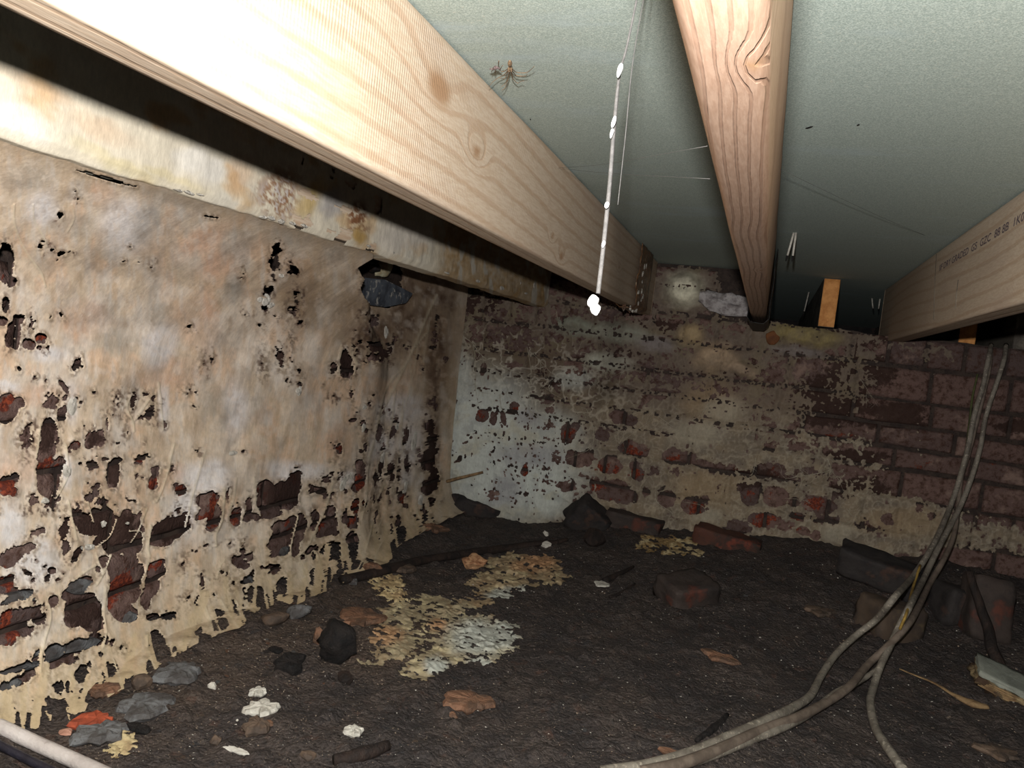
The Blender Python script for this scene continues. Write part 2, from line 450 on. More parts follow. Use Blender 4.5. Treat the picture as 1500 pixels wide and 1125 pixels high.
SOOT_L = [(155, 775, 55, 32), (70, 635, 16, 34), (405, 390, 10, 20), (415, 515, 14, 30), (110, 812, 10, 16), (10, 385, 12, 20), (7, 445, 8, 14), (20, 488, 14, 26), (506, 532, 12, 22),
          (560, 512, 24, 18), (250, 770, 34, 26), (405, 720, 30, 24), (170, 690, 12, 26), (200, 590, 28, 22), (430, 715, 18, 30), (560, 690, 30, 22), (632, 670, 14, 70), (140, 643, 16, 16), (95, 780, 14, 26), (45, 640, 12, 18), (122, 897, 26, 26)]
RED_B = [(707, 608, 10, 9), (753, 597, 7, 6), (832, 638, 9, 8), (917, 656, 9, 7), (930, 660, 16, 8), (884, 684, 14, 8), (905, 691, 5, 5), (880, 714, 10, 8), (897, 724, 9, 7), (912, 728, 6, 7), (1095, 728, 11, 8), (1125, 732, 8, 7),
         (1190, 742, 18, 8), (1060, 795, 12, 8), (1165, 757, 10, 7), (1120, 762, 22, 10), (1170, 780, 10, 6), (1020, 745, 10, 10), (940, 775, 20, 5), (1085, 690, 12, 8), (1135, 690, 12, 8), (930, 690, 12, 10), (990, 670, 10, 6), (850, 672, 12, 6), (770, 690, 8, 10),
         (1130, 580, 14, 10, 0, .6), (1345, 680, 20, 8, 0, .5), (1220, 640, 30, 8, 0, .5), (1450, 680, 14, 8, 0, .5)]
SOOT_B = [(700, 440, 40, 25), (790, 555, 30, 20), (1210, 590, 60, 40), (1260, 545, 60, 30), (1060, 540, 60, 12), (1250, 670, 60, 12), (1260, 715, 50, 16), (1310, 600, 60, 12), (1310, 620, 60, 8), (1230, 480, 60, 14), (1270, 500, 40, 10), (1490, 625, 40, 12),
          (960, 480, 40, 16), (900, 520, 60, 8), (1100, 700, 40, 20)]
def brick_piece(parent, c, eu, en, L, H, seed, red, soot_, nu=12, nw=8, rough=0.006):
    u = np.concatenate([[0, 0], np.linspace(0.035, 0.965, nu - 4), [1, 1]]) - 0.5
    w = np.concatenate([[0, 0], np.linspace(0.1, 0.9, nw - 4), [1, 1]]) - 0.5
    du = np.concatenate([[0.05, 0.006], np.zeros(nu - 4), [0.006, 0.05]]); dw = np.concatenate([[0.05, 0.006], np.zeros(nw - 4), [0.006, 0.05]])
    U, Wd = np.meshgrid(u * L, w * H); D = np.maximum(*np.meshgrid(du, dw))
    jag = 0.004 * fbm(U * 40 + seed, Wd * 40, 0, seed, 2)
    D = D + rough * fbm(U * 16 + seed * 1.7, Wd * 22, 0, seed, 3) * (D < 0.02)
    tilt = random.uniform(-.012, .012)
    Wd = Wd + U * tilt + jag
    P3 = np.asarray(c) + U[..., None] * np.asarray(eu) + Wd[..., None] * np.array([0, 0, 1.0]) - D[..., None] * np.asarray(en)
    me = raw_mesh('brick', P3.reshape(-1, 3), grid_faces(nw, nu))
    bx, by = pix(P3)
    set_f(me, 'red', soft(bx, by, red) * 1.1); set_f(me, 'soot', soft(bx, by, soot_) * 1.0)
    return link('brick', me, BRICK, parent)

# ---- back wall
xw = np.linspace(-1.35, 1.35, 120)
top_z = np.where(xw < -0.03, ZCEIL - 0.001, ZC + 0.182 + 0.012 * fbm(xw * 9, xw * 0, 0, 5, 3))
top_z = np.minimum(top_z, ZCEIL - 0.001)
Vb, Fb = [], []
for i, x in enumerate(xw):
    for y, z in ((YB + .012, ZC - .85), (YB + .012, top_z[i]), (YB + .22, top_z[i]), (YB + .22, ZC - .85)): Vb.append((x, y, z))
    if i: Fb += [((i - 1) * 4 + k, (i - 1) * 4 + (k + 1) % 4, i * 4 + (k + 1) % 4, i * 4 + k) for k in range(4)]
WALL_BACK = link('wall_back', raw_mesh('wall_back', Vb, Fb, False), MORTAR)
tag(WALL_BACK, 'old brick back wall stained by rot', kind='structure')
rows = [at(1280, y, Y=YB)[2] for y in (532, 582, 619, 652, 683, 727, 777)]
rows = [ZCEIL - .004, rows[0] + 0.195, rows[0] + 0.10] + rows + [rows[-1] - 0.095, rows[-1] - 0.185]
known = {4: 1367, 5: 1285, 6: 1320, 3: 1382, 7: 1325}
ROWS_B = rows; VJ_B = []
for k in range(len(rows) - 1):
    zt, zb = rows[k], rows[k + 1]; zc = (zt + zb) / 2; H = zt - zb - 0.013
    if H < 0.02: continue
    ym = 0.5 * (pix((0.4, YB, zt))[1] + pix((0.4, YB, zb))[1])
    x = at(known[k], ym, Y=YB)[0] if k in known else random.uniform(0.2, 0.4)
    while x > -1.3: x -= 0.232
    header = k % 3 == 2 and k not in known
    while x < 1.25:
        L = (0.112 if header else 0.232) * random.uniform(.95, 1.05)
        xc = x + L / 2
        if k >= 2 or xc < -0.10 or (k == 1 and False):
            brick_piece(WALL_BACK, (xc, YB, zc + random.uniform(-.003, .003)), (1, 0, 0), (0, -1, 0), L - 0.012, H, 100 + k * 31 + int(xc * 50), RED_B, SOOT_B, 10, 7, 0.009)
        VJ_B.append((x, zb, zt)); x += L

# ---- left wall (leans slightly away from the camera)
def xwall(y): return -1.105 - 0.024 * (y - 0.9)
WALL_LEFT = link('wall_left', raw_mesh('wall_left', [(xwall(y) - d, y, z) for y in (0.3, YB + .1) for d, z in ((.014, ZC - .85), (.014, ZCEIL - .001), (.2, ZCEIL - .001), (.2, ZC - .85))],
                 [(0, 1, 5, 4), (1, 2, 6, 5), (2, 3, 7, 6), (3, 0, 4, 7)], False), MORTAR)
tag(WALL_LEFT, 'old brick side wall behind the fungus', kind='structure')
zref = at(300, 717, X=-1.11)[2]
eu = np.array([-0.024, 1, 0]); eu /= np.linalg.norm(eu); en = np.array([1, 0.024, 0])
for k in range(-5, 7):
    zt = zref - k * 0.086; zc = zt - 0.043
    if zc > ZC + 0.30 or zc < ZC - 0.72: continue
    y = 0.42 + (0.116 if k % 2 else 0.0)
    header = k % 4 == 3
    while y < YB - .08:
        L = (0.112 if header else 0.232) * random.uniform(.96, 1.04)
        yc = y + L / 2
        brick_piece(WALL_LEFT, (xwall(yc), yc, zc), eu, en, L - 0.013, 0.073, 900 + k * 37 + int(yc * 40), RED_L, SOOT_L, 14, 8, 0.009)
        y += L

# ================================================================== JOISTS
def ring_field(X, Y, Z, kind, seed):
    n = fbm(Y * 1.1 + seed, Z * 3, X * 3, seed, 3)
    if kind == 'flat':        # bottom shows cathedral figure
        return X / 0.0095 + 1.1 * fbm(Y * 2.2 + seed, Z * 0, 0, seed, 3) + 0.9 * (Y - 1.0) + 6 * (Z - ZJ)
    return (Z - ZJ) / 0.032 + 0.9 * n + 0.55 * (Y - 1) * 0.6 + X / 0.02
def joist(name, x0, x1, y0, y1, z0, z1, kind, seed, knots=(), label='', relief=0.0, mat=None, saw=0.0, ny=170, c=0.003):
    P2 = []
    def seg(a, b, n):
        for k in range(n): P2.append((a[0] + (b[0] - a[0]) * k / n, a[1] + (b[1] - a[1]) * k / n))
    seg((x0 + c, z0), (x1 - c, z0), 10); seg((x1 - c, z0), (x1, z0 + c), 1); seg((x1, z0 + c), (x1, z1 - c), 24); seg((x1, z1 - c), (x1 - c, z1), 1)
    seg((x1 - c, z1), (x0 + c, z1), 2); seg((x0 + c, z1), (x0, z1 - c), 1); seg((x0, z1 - c), (x0, z0 + c), 24); seg((x0, z0 + c), (x0 + c, z0), 1)
    P2 = np.array(P2); m = len(P2); yy = np.linspace(y0, y1, ny)
    X = np.repeat(P2[None, :, 0], ny, 0); Z = np.repeat(P2[None, :, 1], ny, 0); Y = np.repeat(yy[:, None], m, 1)
    wav = 0.0012 * fbm(Y * 4 + seed, Z * 6, X * 6, seed, 2)
    Xd = X + wav; V = np.stack([Xd, Y, Z], -1).reshape(-1, 3)
    i = np.arange(ny * m).reshape(ny, m)
    Fq = np.stack([i[:-1], np.roll(i, -1, 1)[:-1], np.roll(i, -1, 1)[1:], i[1:]], -1).reshape(-1, 4)
    # end caps as two strips of quads
    caps = []
    for row, flip in ((0, True), (ny - 1, False)):
        n = m
        for k in range(n // 2 - 1):
            q = [i[row, k], i[row, k + 1], i[row, n - 2 - k], i[row, n - 1 - k]]
            caps.append(q if flip else q[::-1])
    me = raw_mesh(name, V, np.vstack([Fq, np.array(caps)]))
    r = ring_field(X, Y, Z, kind, seed); kn = np.zeros_like(X)
    for (ky, kz, rad, amp) in knots:                 # ky along, kz: height on the side (or x on the underside), radius, strength
        v = (X if kind == 'flat' else Z) - kz
        d = np.sqrt(((Y - ky) / 1.9) ** 2 + v ** 2)
        r = r + amp * np.exp(-(d / rad) ** 2); kn = np.maximum(kn, sstep(rad * .5, rad * .2, d))
    set_f(me, 'ring', r); set_f(me, 'knot', kn)
    side = (P2[:, 1] > z0 + c * 1.5) & (P2[:, 1] < z1 - c)
    set_f(me, 'saw', np.repeat((side * saw)[None], ny, 0)); set_f(me, 'relief', np.full(ny * m, relief))
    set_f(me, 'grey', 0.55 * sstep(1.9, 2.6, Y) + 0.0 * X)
    o = link(name, me, mat or JOIST)
    bv = o
    return tag(o, label, 'joist')
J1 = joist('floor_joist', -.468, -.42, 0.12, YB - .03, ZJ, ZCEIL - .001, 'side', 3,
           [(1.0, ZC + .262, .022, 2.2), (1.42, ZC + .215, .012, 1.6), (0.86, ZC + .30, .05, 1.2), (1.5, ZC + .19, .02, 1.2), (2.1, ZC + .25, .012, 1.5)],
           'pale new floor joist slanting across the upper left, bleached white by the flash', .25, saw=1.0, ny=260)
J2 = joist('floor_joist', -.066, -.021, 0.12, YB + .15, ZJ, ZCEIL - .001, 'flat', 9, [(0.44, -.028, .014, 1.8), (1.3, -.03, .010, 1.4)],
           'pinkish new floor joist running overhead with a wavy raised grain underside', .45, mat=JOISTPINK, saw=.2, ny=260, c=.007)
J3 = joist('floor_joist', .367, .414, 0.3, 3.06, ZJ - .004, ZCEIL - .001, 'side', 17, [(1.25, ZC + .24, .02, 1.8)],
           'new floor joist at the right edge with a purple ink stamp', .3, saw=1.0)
for nm, y in (('shrinkage_split', 2.37), ):
    pass
# stamp on the right joist (the letters are smudged in the photograph)
fc = bpy.data.curves.new('ink_stamp', 'FONT'); fc.body = 'IIF DRY GRADED  GS  GZC  88 8B  1K051'
fc.size = 0.022; fc.extrude = 0.0001; fc.space_character = 1.02
fc.materials.append(INK)
so = bpy.data.objects.new('ink_stamp', fc); C.objects.link(so)
pA = at(1376, 394, X=.366); pB = at(1500, 306, X=.366)
so.matrix_world = Matrix.Translation(Vector((.3655, pA[1], pA[2] - .006))) @ Matrix(((0, 0, -1, 0), (-1, 0, 0, 0), (0, 1, 0, 0), (0, 0, 0, 1)))
bpy.context.view_layer.update()
wtxt = so.dimensions[0]
sx = (pA[1] - pB[1]) * 1.06 / max(wtxt, .01)
so.scale = (sx, 1, 1)
bpy.context.view_layer.update()
sm = bpy.data.meshes.new_from_object(so.evaluated_get(bpy.context.evaluated_depsgraph_get()))
smw = so.matrix_world.copy(); bpy.data.objects.remove(so); sm.transform(smw); sm.name = 'ink_stamp'
link('ink_stamp', sm, None, J3)['kind'] = 'stuff'
for x in (1372, 1404):
    a_, b_ = at(x, 372 if x == 1372 else 410, X=.3668), at(x - 4, 468 if x == 1372 else 452, X=.3668)
    MB().tube([(.3668, a_[1], a_[2]), (.3668, (a_[1] + b_[1]) / 2 + .004, (a_[2] + b_[2]) / 2), (.3668, b_[1], b_[2])], .0011, 5).build('scored_line', GREYWOOD, J3)

# old joist against the left wall, coated with fungus
J0X = -.82
J0 = joist('floor_joist', J0X - .047, J0X, 0.25, YB - .005, ZC + .166, ZCEIL - .001, 'side', 23, [], 'old floor joist along the left wall coated with cream and rusty rot', .2)
J0['label'] = 'old floor joist along the left wall under a cream and rusty fungal skin'
yy = np.linspace(0.5, YB - .02, 520); tt = np.linspace(0, 1, 90)
prof = np.array([[J0X, ZCEIL - .004], [J0X, ZC + .172], [J0X - .004, ZC + .163], [J0X - .046, ZC + .161]])
pl = np.concatenate([[0], np.cumsum(np.linalg.norm(np.diff(prof, axis=0), axis=1))]); pl /= pl[-1]
PX, PZ = np.interp(tt, pl, prof[:, 0]), np.interp(tt, pl, prof[:, 1])
Yg, Xg = np.meshgrid(yy, PX, indexing='ij'); Zg = np.meshgrid(yy, PZ, indexing='ij')[1]
on_side = (Xg > J0X - .002)
b = 0.004 + 0.004 * fbm(Yg * 9, Zg * 14, 0, 31, 4) + 0.0012 * fbm(Yg * 40, Zg * 22, 0, 33, 3)
P3 = np.stack([Xg + np.where(on_side, b, 0), Yg, Zg - np.where(on_side, 0, b)], -1)
jx, jy = pix(P3)
wx, wy = jx + 7 * fbm(jx / 16, jy / 16, 0, 35, 3), jy + 7 * fbm(jx / 16, jy / 16, 0, 36, 3)
col = np.ones(P3.shape) * lin(222, 211, 188)
def paint(col, m, c): return col + (np.asarray(c) - col) * np.clip(m, 0, 1)[..., None]
nz = fbm(Yg * 7, Zg * 12, 0, 37, 4)
col = paint(col, sstep(.05, .5, nz) * .8, lin(222, 214, 196)); col = paint(col, sstep(.1, .5, fbm(Yg * 12, Zg * 20, 0, 38, 4)) * .7, lin(206, 170, 120))
col = paint(col, soft(wx, wy, [(150, 190, 60, 16, 22), (60, 130, 60, 12, 25), (350, 255, 20, 30)]) * .4 * (.5 + 1.2 * np.clip(nz + .3, 0, 1)), lin(206, 160, 116))
col = paint(col, soft(wx, wy, [(180, 245, 60, 10, 22), (250, 260, 50, 8, 22), (130, 215, 30, 10, 22)]) * .35 * (.5 + 1.2 * np.clip(nz + .3, 0, 1)), lin(204, 184, 110))
col = paint(col, soft(wx, wy, [(30, 180, 50, 18, 25), (285, 235, 30, 20), (310, 250, 20, 20), (10, 170, 40, 20)]) * .8, lin(232, 226, 214))
spk = fbm(jx / 5, jy / 5, 0, 39, 3)
col = paint(col, soft(wx, wy, [(410, 285, 34, 40)]) * sstep(-.25, .25, spk + .15), lin(150, 112, 82))
col = paint(col, soft(wx, wy, [(410, 290, 28, 30)]) * sstep(.1, .3, spk), lin(206, 196, 186))
col = paint(col, soft(wx, wy, [(455, 290, 14, 34, 25)]), lin(206, 180, 128))
col = paint(col, soft(wx, wy, [(487, 298, 17, 22)]) * .9, lin(176, 170, 164)); col = paint(col, soft(wx, wy, [(525, 320, 16, 26)]) * sstep(-.3, .1, spk), lin(134, 92, 62))
col = paint(col, soft(wx, wy, [(527, 345, 8, 14)]), lin(190, 156, 98)); col = paint(col, soft(wx, wy, [(590, 345, 44, 26)]) * .7, lin(214, 204, 190))
yb = sstep(630, 660, jx); col = paint(col, yb * (.75 + .25 * spk), lin(160, 128, 84)); col = paint(col, yb * sstep(.2, .45, fbm(jx / 9, jy / 30, 0, 40, 3)) * .8, lin(190, 184, 170))
skin = sheet('fungal_skin', P3, np.where(np.abs(jx) < 9e9, 1.0, 1.0) - 2.0 * ((fbm(Yg * 25, Zg * 40, 0, 43, 3) > .42) & (jx > 370) & (jx < 560)), col, MYC, J0)
for (x, y, w_, h_) in ((262, 281, 9, 3), (276, 284, 12, 4), (292, 287, 8, 3), (385, 320, 10, 4), (398, 322, 12, 6), (412, 326, 12, 6), (428, 329, 10, 5), (446, 333, 8, 5), (540, 362, 10, 3), (575, 372, 8, 4), (598, 379, 8, 4), (655, 402, 12, 3), (700, 414, 16, 4), (735, 424, 14, 5), (770, 432, 12, 4), (782, 420, 4, 10), (762, 414, 4, 10)):
    q = at(x, y - 2, X=J0X + .003); k = np.linalg.norm(q - ORG) / F_PX
    rock('flake', q, (.004, w_ * k * .8, h_ * k * .5), WHITE, int(x), (0, 0, 0), 2, .6, J0)
skin['label'] = 'cream, yellow and rusty skin of dry rot'

# ================================================================== FUNGUS ON THE LEFT WALL
# holes in the skin, traced as ellipses: x, y, rx, ry, angle, (speckle)
HOLES_L = [
 (8, 385, 13, 30), (17, 412, 6, 10), (5, 405, 8, 8), (88, 314, 5, 6), (86, 323, 3, 3, 0, 1), (64, 353, 2.5, 2.5), (60, 361, 4, 3.5), (77, 366, 3, 2.5), (90, 372, 5, 4), (99, 369, 2.5, 2), (109, 370, 1.2, 1.2),
 (189, 362, 1.6, 1.6), (180, 383, 1.4, 1.4), (203, 383, 1.4, 1.4), (222, 394, 1.6, 1.6), (227, 382, 1.2, 1.2), (113, 292, 2, 3, 0, 1),
 (7, 445, 6, 12), (3, 470, 9, 8), (15, 490, 7, 20, 8), (26, 468, 9, 7), (27, 488, 5, 18), (22, 505, 8, 7), (46, 472, 5, 11, 0, 1), (43, 504, 9, 9), (60, 495, 8, 7), (57, 508, 4, 5), (69, 510, 4, 6, 0, 1), (38, 480, 6, 12, 0, 2),
 (112, 533, 4.5, 12, 28), (119, 536, 2.2, 2.2), (27, 541, 2.5, 4), (50, 552, 3, 4, 0, 1), (93, 566, 4.5, 10, -32), (66, 557, 2, 5), (138, 574, 3, 3), (72, 465, 1.5, 1.5), (89, 462, 2, 4, -40),
 (10, 597, 15, 22), (27, 590, 8, 10, 50), (6, 612, 8, 9), (75, 589, 11, 15, 15, 1), (92, 606, 8, 12, 15), (95, 583, 4, 8, 0, 1), (113, 585, 3, 5), (120, 590, 2.5, 3), (124, 624, 3, 4, 0, 1),
 (71, 632, 13, 20), (70, 655, 13, 16), (60, 668, 10, 10), (85, 640, 4, 14, 0, 1), (40, 640, 13, 22, 10, 2), (36, 670, 7, 8, 0, 2), (72, 690, 20, 20), (70, 712, 17, 16), (88, 680, 8, 12),
 (110, 651, 8, 8), (104, 655, 5, 4), (131, 647, 7, 10), (144, 644, 9, 11), (137, 636, 7, 6, 0, 1), (147, 632, 5, 5, 0, 1), (157, 621, 1.8, 11, 6), (171, 587, 7, 13, 0, 2), (193, 588, 6.5, 14, 12, 1), (214, 577, 4, 3), (224, 583, 3, 6, 10), (219, 606, 8, 13, 15, 1),
 (208, 612, 6, 5, 0, 1), (182, 615, 4, 7, -20, 2), (241, 622, 4, 4.5), (172, 650, 4, 2.4), (182, 636, 3, 6, 0, 2), (166, 692, 10, 23, 8), (172, 672, 8, 5), (155, 672, 6, 3), (135, 682, 9, 9, 0, 1), (117, 679, 3, 3), (140, 712, 6, 4), (140, 722, 5, 5), (128, 705, 2, 2),
 (204, 672, 7, 9, 15, 1), (213, 665, 4, 3), (200, 696, 4, 3.5), (199, 702, 2, 2), (227, 690, 7, 10), (223, 708, 8, 11), (253, 686, 3, 5, 20), (265, 718, 9, 8), (258, 712, 4, 5), (232, 730, 3, 2.2), (249, 689, 2, 3),
 (8, 712, 13, 16), (20, 700, 7, 7), (22, 722, 6, 6), (50, 732, 8, 9, 0, 1), (72, 735, 10, 12, 30, 1), (84, 728, 6, 5), (40, 747, 9, 5, 0, 2), (70, 748, 16, 7, 0, 2), (95, 749, 8, 6, 0, 2), (130, 730, 9, 9, 0, 1), (150, 735, 9, 9, 0, 1), (139, 738, 4, 6, 0, 1), (192, 732, 8, 2, 25),
 (113, 755, 9, 18, 0, 1), (122, 765, 12, 16), (140, 757, 11, 13), (155, 752, 12, 10), (135, 775, 18, 10), (160, 768, 18, 14), (185, 757, 9, 13, 15), (196, 762, 9, 9), (205, 757, 3, 9, 15), (180, 780, 18, 16), (200, 780, 10, 14, 30), (150, 790, 16, 8, -30), (165, 800, 16, 14), (190, 802, 14, 12), (205, 798, 5, 12, 15),
 (93, 778, 9, 16, 10, 1), (97, 800, 7, 16, 0, 1), (112, 812, 6, 14, 30), (100, 760, 5, 6, 0, 1), (55, 780, 14, 6, -20, 1), (60, 778, 6, 6), (22, 812, 27, 12, -22, 1), (10, 822, 14, 10), (40, 802, 14, 6, -20), (50, 820, 4, 4, 0, 1), (40, 838, 9, 4, 20), (16, 845, 6, 5), (49, 850, 4.5, 4),
 (76, 834, 5.5, 6), (69, 846, 3, 7, 35), (85, 848, 2.5, 4, 40), (92, 840, 2, 3, 40), (66, 829, 4, 2.5, -30), (8, 857, 13, 13), (18, 866, 8, 8), (28, 873, 22, 8, -18), (10, 882, 10, 4, -18), (78, 881, 7, 10), (60, 888, 8, 5, 0, 1), (50, 880, 3, 6),
 (20, 905, 36, 15, -15, 1), (15, 920, 26, 16, -10), (55, 905, 14, 14, 0, 1), (40, 925, 14, 8, -20, 1), (10, 938, 14, 6), (115, 858, 22, 11, -33), (100, 870, 12, 8, -30), (122, 893, 28, 26), (135, 910, 18, 15), (105, 905, 12, 16), (145, 835, 5, 8, 0, 1), (150, 822, 7, 10, 15), (160, 822, 5, 8),
 (172, 830, 17, 18), (190, 825, 13, 22), (182, 860, 24, 26), (165, 880, 9, 22), (180, 895, 18, 15), (200, 850, 9, 26, 15), (192, 900, 10, 12), (228, 835, 14, 13), (222, 858, 13, 18, 20), (212, 880, 9, 12), (236, 828, 6, 10),
 (238, 783, 18, 18), (258, 772, 22, 15, -30), (245, 765, 16, 10, -35, 1), (228, 790, 10, 12), (270, 760, 8, 12, 30), (242, 757, 4, 4, 0, 2), (262, 745, 8, 4, -30, 1), (224, 903, 10, 6), (245, 902, 13, 6, -5, 1), (255, 898, 6, 6, 0, 1),
 (300, 733, 14, 12), (310, 728, 13, 9), (297, 752, 8, 9), (314, 752, 12, 16), (308, 772, 7, 8), (312, 765, 10, 10), (291, 757, 5, 6), (333, 722, 3, 9), (345, 757, 8, 14), (350, 748, 5, 6), (364, 740, 6, 13), (363, 757, 8, 7), (373, 757, 6, 6), (389, 715, 14, 12), (392, 735, 16, 18), (412, 725, 16, 20), (430, 712, 12, 20, 10), (425, 730, 12, 16, 20), (400, 752, 16, 7, -15), (384, 755, 6, 6), (436, 695, 6, 10, 0, 1),
 (415, 772, 18, 11, -8), (422, 790, 13, 20, 10), (402, 795, 9, 18), (410, 808, 9, 9), (436, 780, 8, 14), (395, 800, 5, 10, 0, 1), (432, 800, 8, 16), (285, 807, 10, 2.2, -14, 1), (300, 801, 8, 2, -14, 1), (337, 795, 3, 3, 0, 1), (355, 797, 5, 7, 0, 2), (355, 809, 6, 7, 0, 1), (368, 810, 4, 5, 0, 1),
 (268, 827, 6, 11, 0, 2), (295, 850, 3.5, 12, -3), (291, 838, 3, 3, 0, 1), (297, 866, 3, 5), (296, 878, 9, 9), (290, 884, 5, 5), (314, 871, 3, 3.5), (268, 876, 6, 6, 0, 2), (275, 880, 4, 8, 0, 1), (352, 822, 12, 12, 0, 1), (364, 816, 6, 6, 0, 1), (360, 828, 8, 4, -30), (325, 839, 3, 3), (332, 842, 1.8, 5), (316, 847, 2.5, 2), (343, 855, 8, 9, 0, 2), (363, 850, 11, 6, -20, 1), (376, 872, 14, 17, -5), (360, 872, 4.5, 13, -5),
 (340, 887, 7, 12, -20), (348, 898, 2, 7, -20), (322, 897, 8, 5), (400, 833, 11, 10, -15, 1), (368, 840, 8, 4, -20, 1), (383, 831, 4, 3), (414, 809, 9, 8), (400, 810, 7, 8, 0, 1), (399, 796, 4, 6), (443, 815, 5, 5), (453, 806, 5, 5), (460, 816, 4, 6), (414, 858, 9, 14, 15), (460, 842, 8, 10), (464, 862, 8, 14, -8), (446, 867, 7, 9, 0, 1), (478, 842, 6, 16), (320, 915, 15, 11, -15),
 (232, 622, 1.5, 1.5), (281, 569, 4, 4, 0, 1), (284, 595, 2, 2), (309, 527, 2.5, 7, 8, 1), (299, 532, 3, 8, -20, 2), (276, 571, 6, 5, 0, 2), (285, 575, 2, 2), (288, 660, 4, 4, 0, 1), (354, 408, 2, 2), (357, 660, 3, 3), (354, 450, 1.2, 1.2), (277, 478, 3, 4, 20), (353, 457, 1.5, 1.5),
 (404, 365, 8, 11, 15, 1), (402, 385, 7, 12, 12, 1), (403, 402, 4, 10, 10, 1), (393, 428, 7, 12, 20, 1), (389, 450, 5, 6, 0, 1), (430, 396, 7, 8, 0, 1), (425, 388, 6, 8, 0, 2), (435, 435, 9, 12, 0, 2), (430, 455, 10, 12, 0, 2), (382, 478, 4, 4, 0, 1), (403, 466, 4, 5, 0, 1), (440, 472, 5, 4, 0, 1), (410, 520, 5, 16, -15, 1), (414, 537, 5, 8, 0, 1), (385, 532, 5, 14, 0, 2), (425, 535, 3, 10, 0, 1), (388, 546, 4, 4, 0, 1), (422, 557, 4, 4, 0, 1), (439, 563, 3.5, 4), (438, 543, 4, 6, 0, 1), (425, 500, 4, 9, 0, 2),
 (506, 532, 9, 21, 3), (512, 545, 6, 10), (489, 538, 5, 9), (522, 512, 6.5, 16, 0, 2), (520, 542, 3.6, 11, 5), (527, 501, 3, 3.5), (518, 505, 3, 4), (550, 508, 14, 9, -20, 1), (560, 518, 10, 9, 0, 1), (572, 510, 6, 16, 8, 1), (545, 520, 9, 7, 0, 1), (553, 527, 7, 6, 0, 1), (578, 496, 5, 12, 15, 1), (489, 583, 6, 5, 0, 2), (514, 577, 3.5, 8), (534, 460, 7, 10, 0, 2), (548, 470, 8, 10, 0, 1), (540, 485, 6, 8, 0, 2), (610, 510, 2.5, 3), (596, 508, 5, 4, 0, 1), (612, 523, 2, 4), (619, 539, 2, 3),
 (516, 616, 5, 3), (530, 620, 5, 6, 30), (536, 630, 4, 8, 25, 1), (540, 592, 3, 4), (561, 600, 3.2, 5.5), (570, 602, 2.5, 4), (580, 617, 5.5, 6, 0, 1), (576, 628, 4, 4), (554, 634, 5, 13, 6), (573, 637, 5, 9, 45), (595, 637, 4.5, 14, 12), (564, 653, 4, 9, 40), (630, 590, 3, 5), (624, 605, 5, 7, 0, 1), (630, 625, 9, 14, 0, 1), (633, 650, 10, 18, 0, 1), (628, 675, 9, 18), (620, 682, 5, 8), (636, 700, 8, 18), (615, 668, 5, 10, 0, 1), (626, 715, 10, 10), (632, 735, 6, 8), (623, 750, 5, 12, -20), (633, 760, 4, 14, -20), (637, 500, 5, 14, 0, 1), (634, 510, 7, 5, 0, 1), (640, 475, 3, 12, 0, 1), (637, 590, 3, 12),
 (498, 658, 4.5, 8), (490, 657, 3, 4, 0, 1), (478, 700, 9, 8, 0, 1), (487, 694, 5, 6, 0, 1), (456, 715, 4, 8), (468, 718, 11, 6), (476, 724, 5, 6), (535, 655, 2.5, 7), (529, 660, 2.5, 3), (527, 683, 8, 11), (527, 702, 8.5, 15), (521, 715, 5, 7), (506, 718, 3.2, 5), (495, 700, 2, 9, 15), (502, 695, 2, 5, 15), (486, 725, 4, 6, 15),
 (558, 680, 4.5, 9, 28), (553, 695, 5.5, 12, 18), (564, 692, 2.5, 8, 10), (558, 703, 2.5, 5), (572, 686, 5, 10, 5), (575, 698, 4, 6), (583, 675, 3.5, 9), (585, 688, 2.5, 6), (594, 672, 3.5, 9), (596, 684, 4, 9), (583, 700, 2.5, 5), (567, 720, 3, 8, 10), (571, 735, 1.6, 5), (551, 708, 2, 3), (548, 731, 2.4, 8), (556, 728, 2.2, 10, 12), (533, 738, 3, 7, 10), (543, 728, 1.4, 4), (581, 718, 2.5, 5), (586, 728, 4.5, 9, 10), (594, 722, 3, 9), (590, 737, 3.5, 6), (596, 741, 3, 4), (551, 752, 2, 6), (550, 762, 1.8, 5),
 (461, 757, 7, 12), (458, 770, 5, 6), (484, 752, 8, 12, 10), (478, 772, 12, 14, 20), (489, 770, 7, 16), (468, 783, 6, 6), (519, 742, 6, 11), (522, 735, 4, 6), (506, 756, 5, 12), (514, 765, 7, 9), (521, 762, 4, 12), (430, 766, 10, 12), (428, 785, 7, 22), (440, 770, 9, 20), (434, 796, 6, 10), (516, 792, 10, 14), (518, 810, 7, 10), (510, 790, 5, 8), (486, 802, 16, 9, -20), (480, 812, 14, 10), (494, 806, 8, 14), (452, 805, 7, 6), (462, 804, 4, 5), (586, 785, 8, 14, 10), (590, 776, 6, 6), (583, 763, 5, 9), (573, 775, 3, 9, 10), (553, 785, 3, 11, -20), (545, 778, 2, 6, -15), (613, 776, 3, 7, -15), (612, 794, 3, 3), (620, 765, 5, 14, -20), (608, 760, 4, 8, -20),
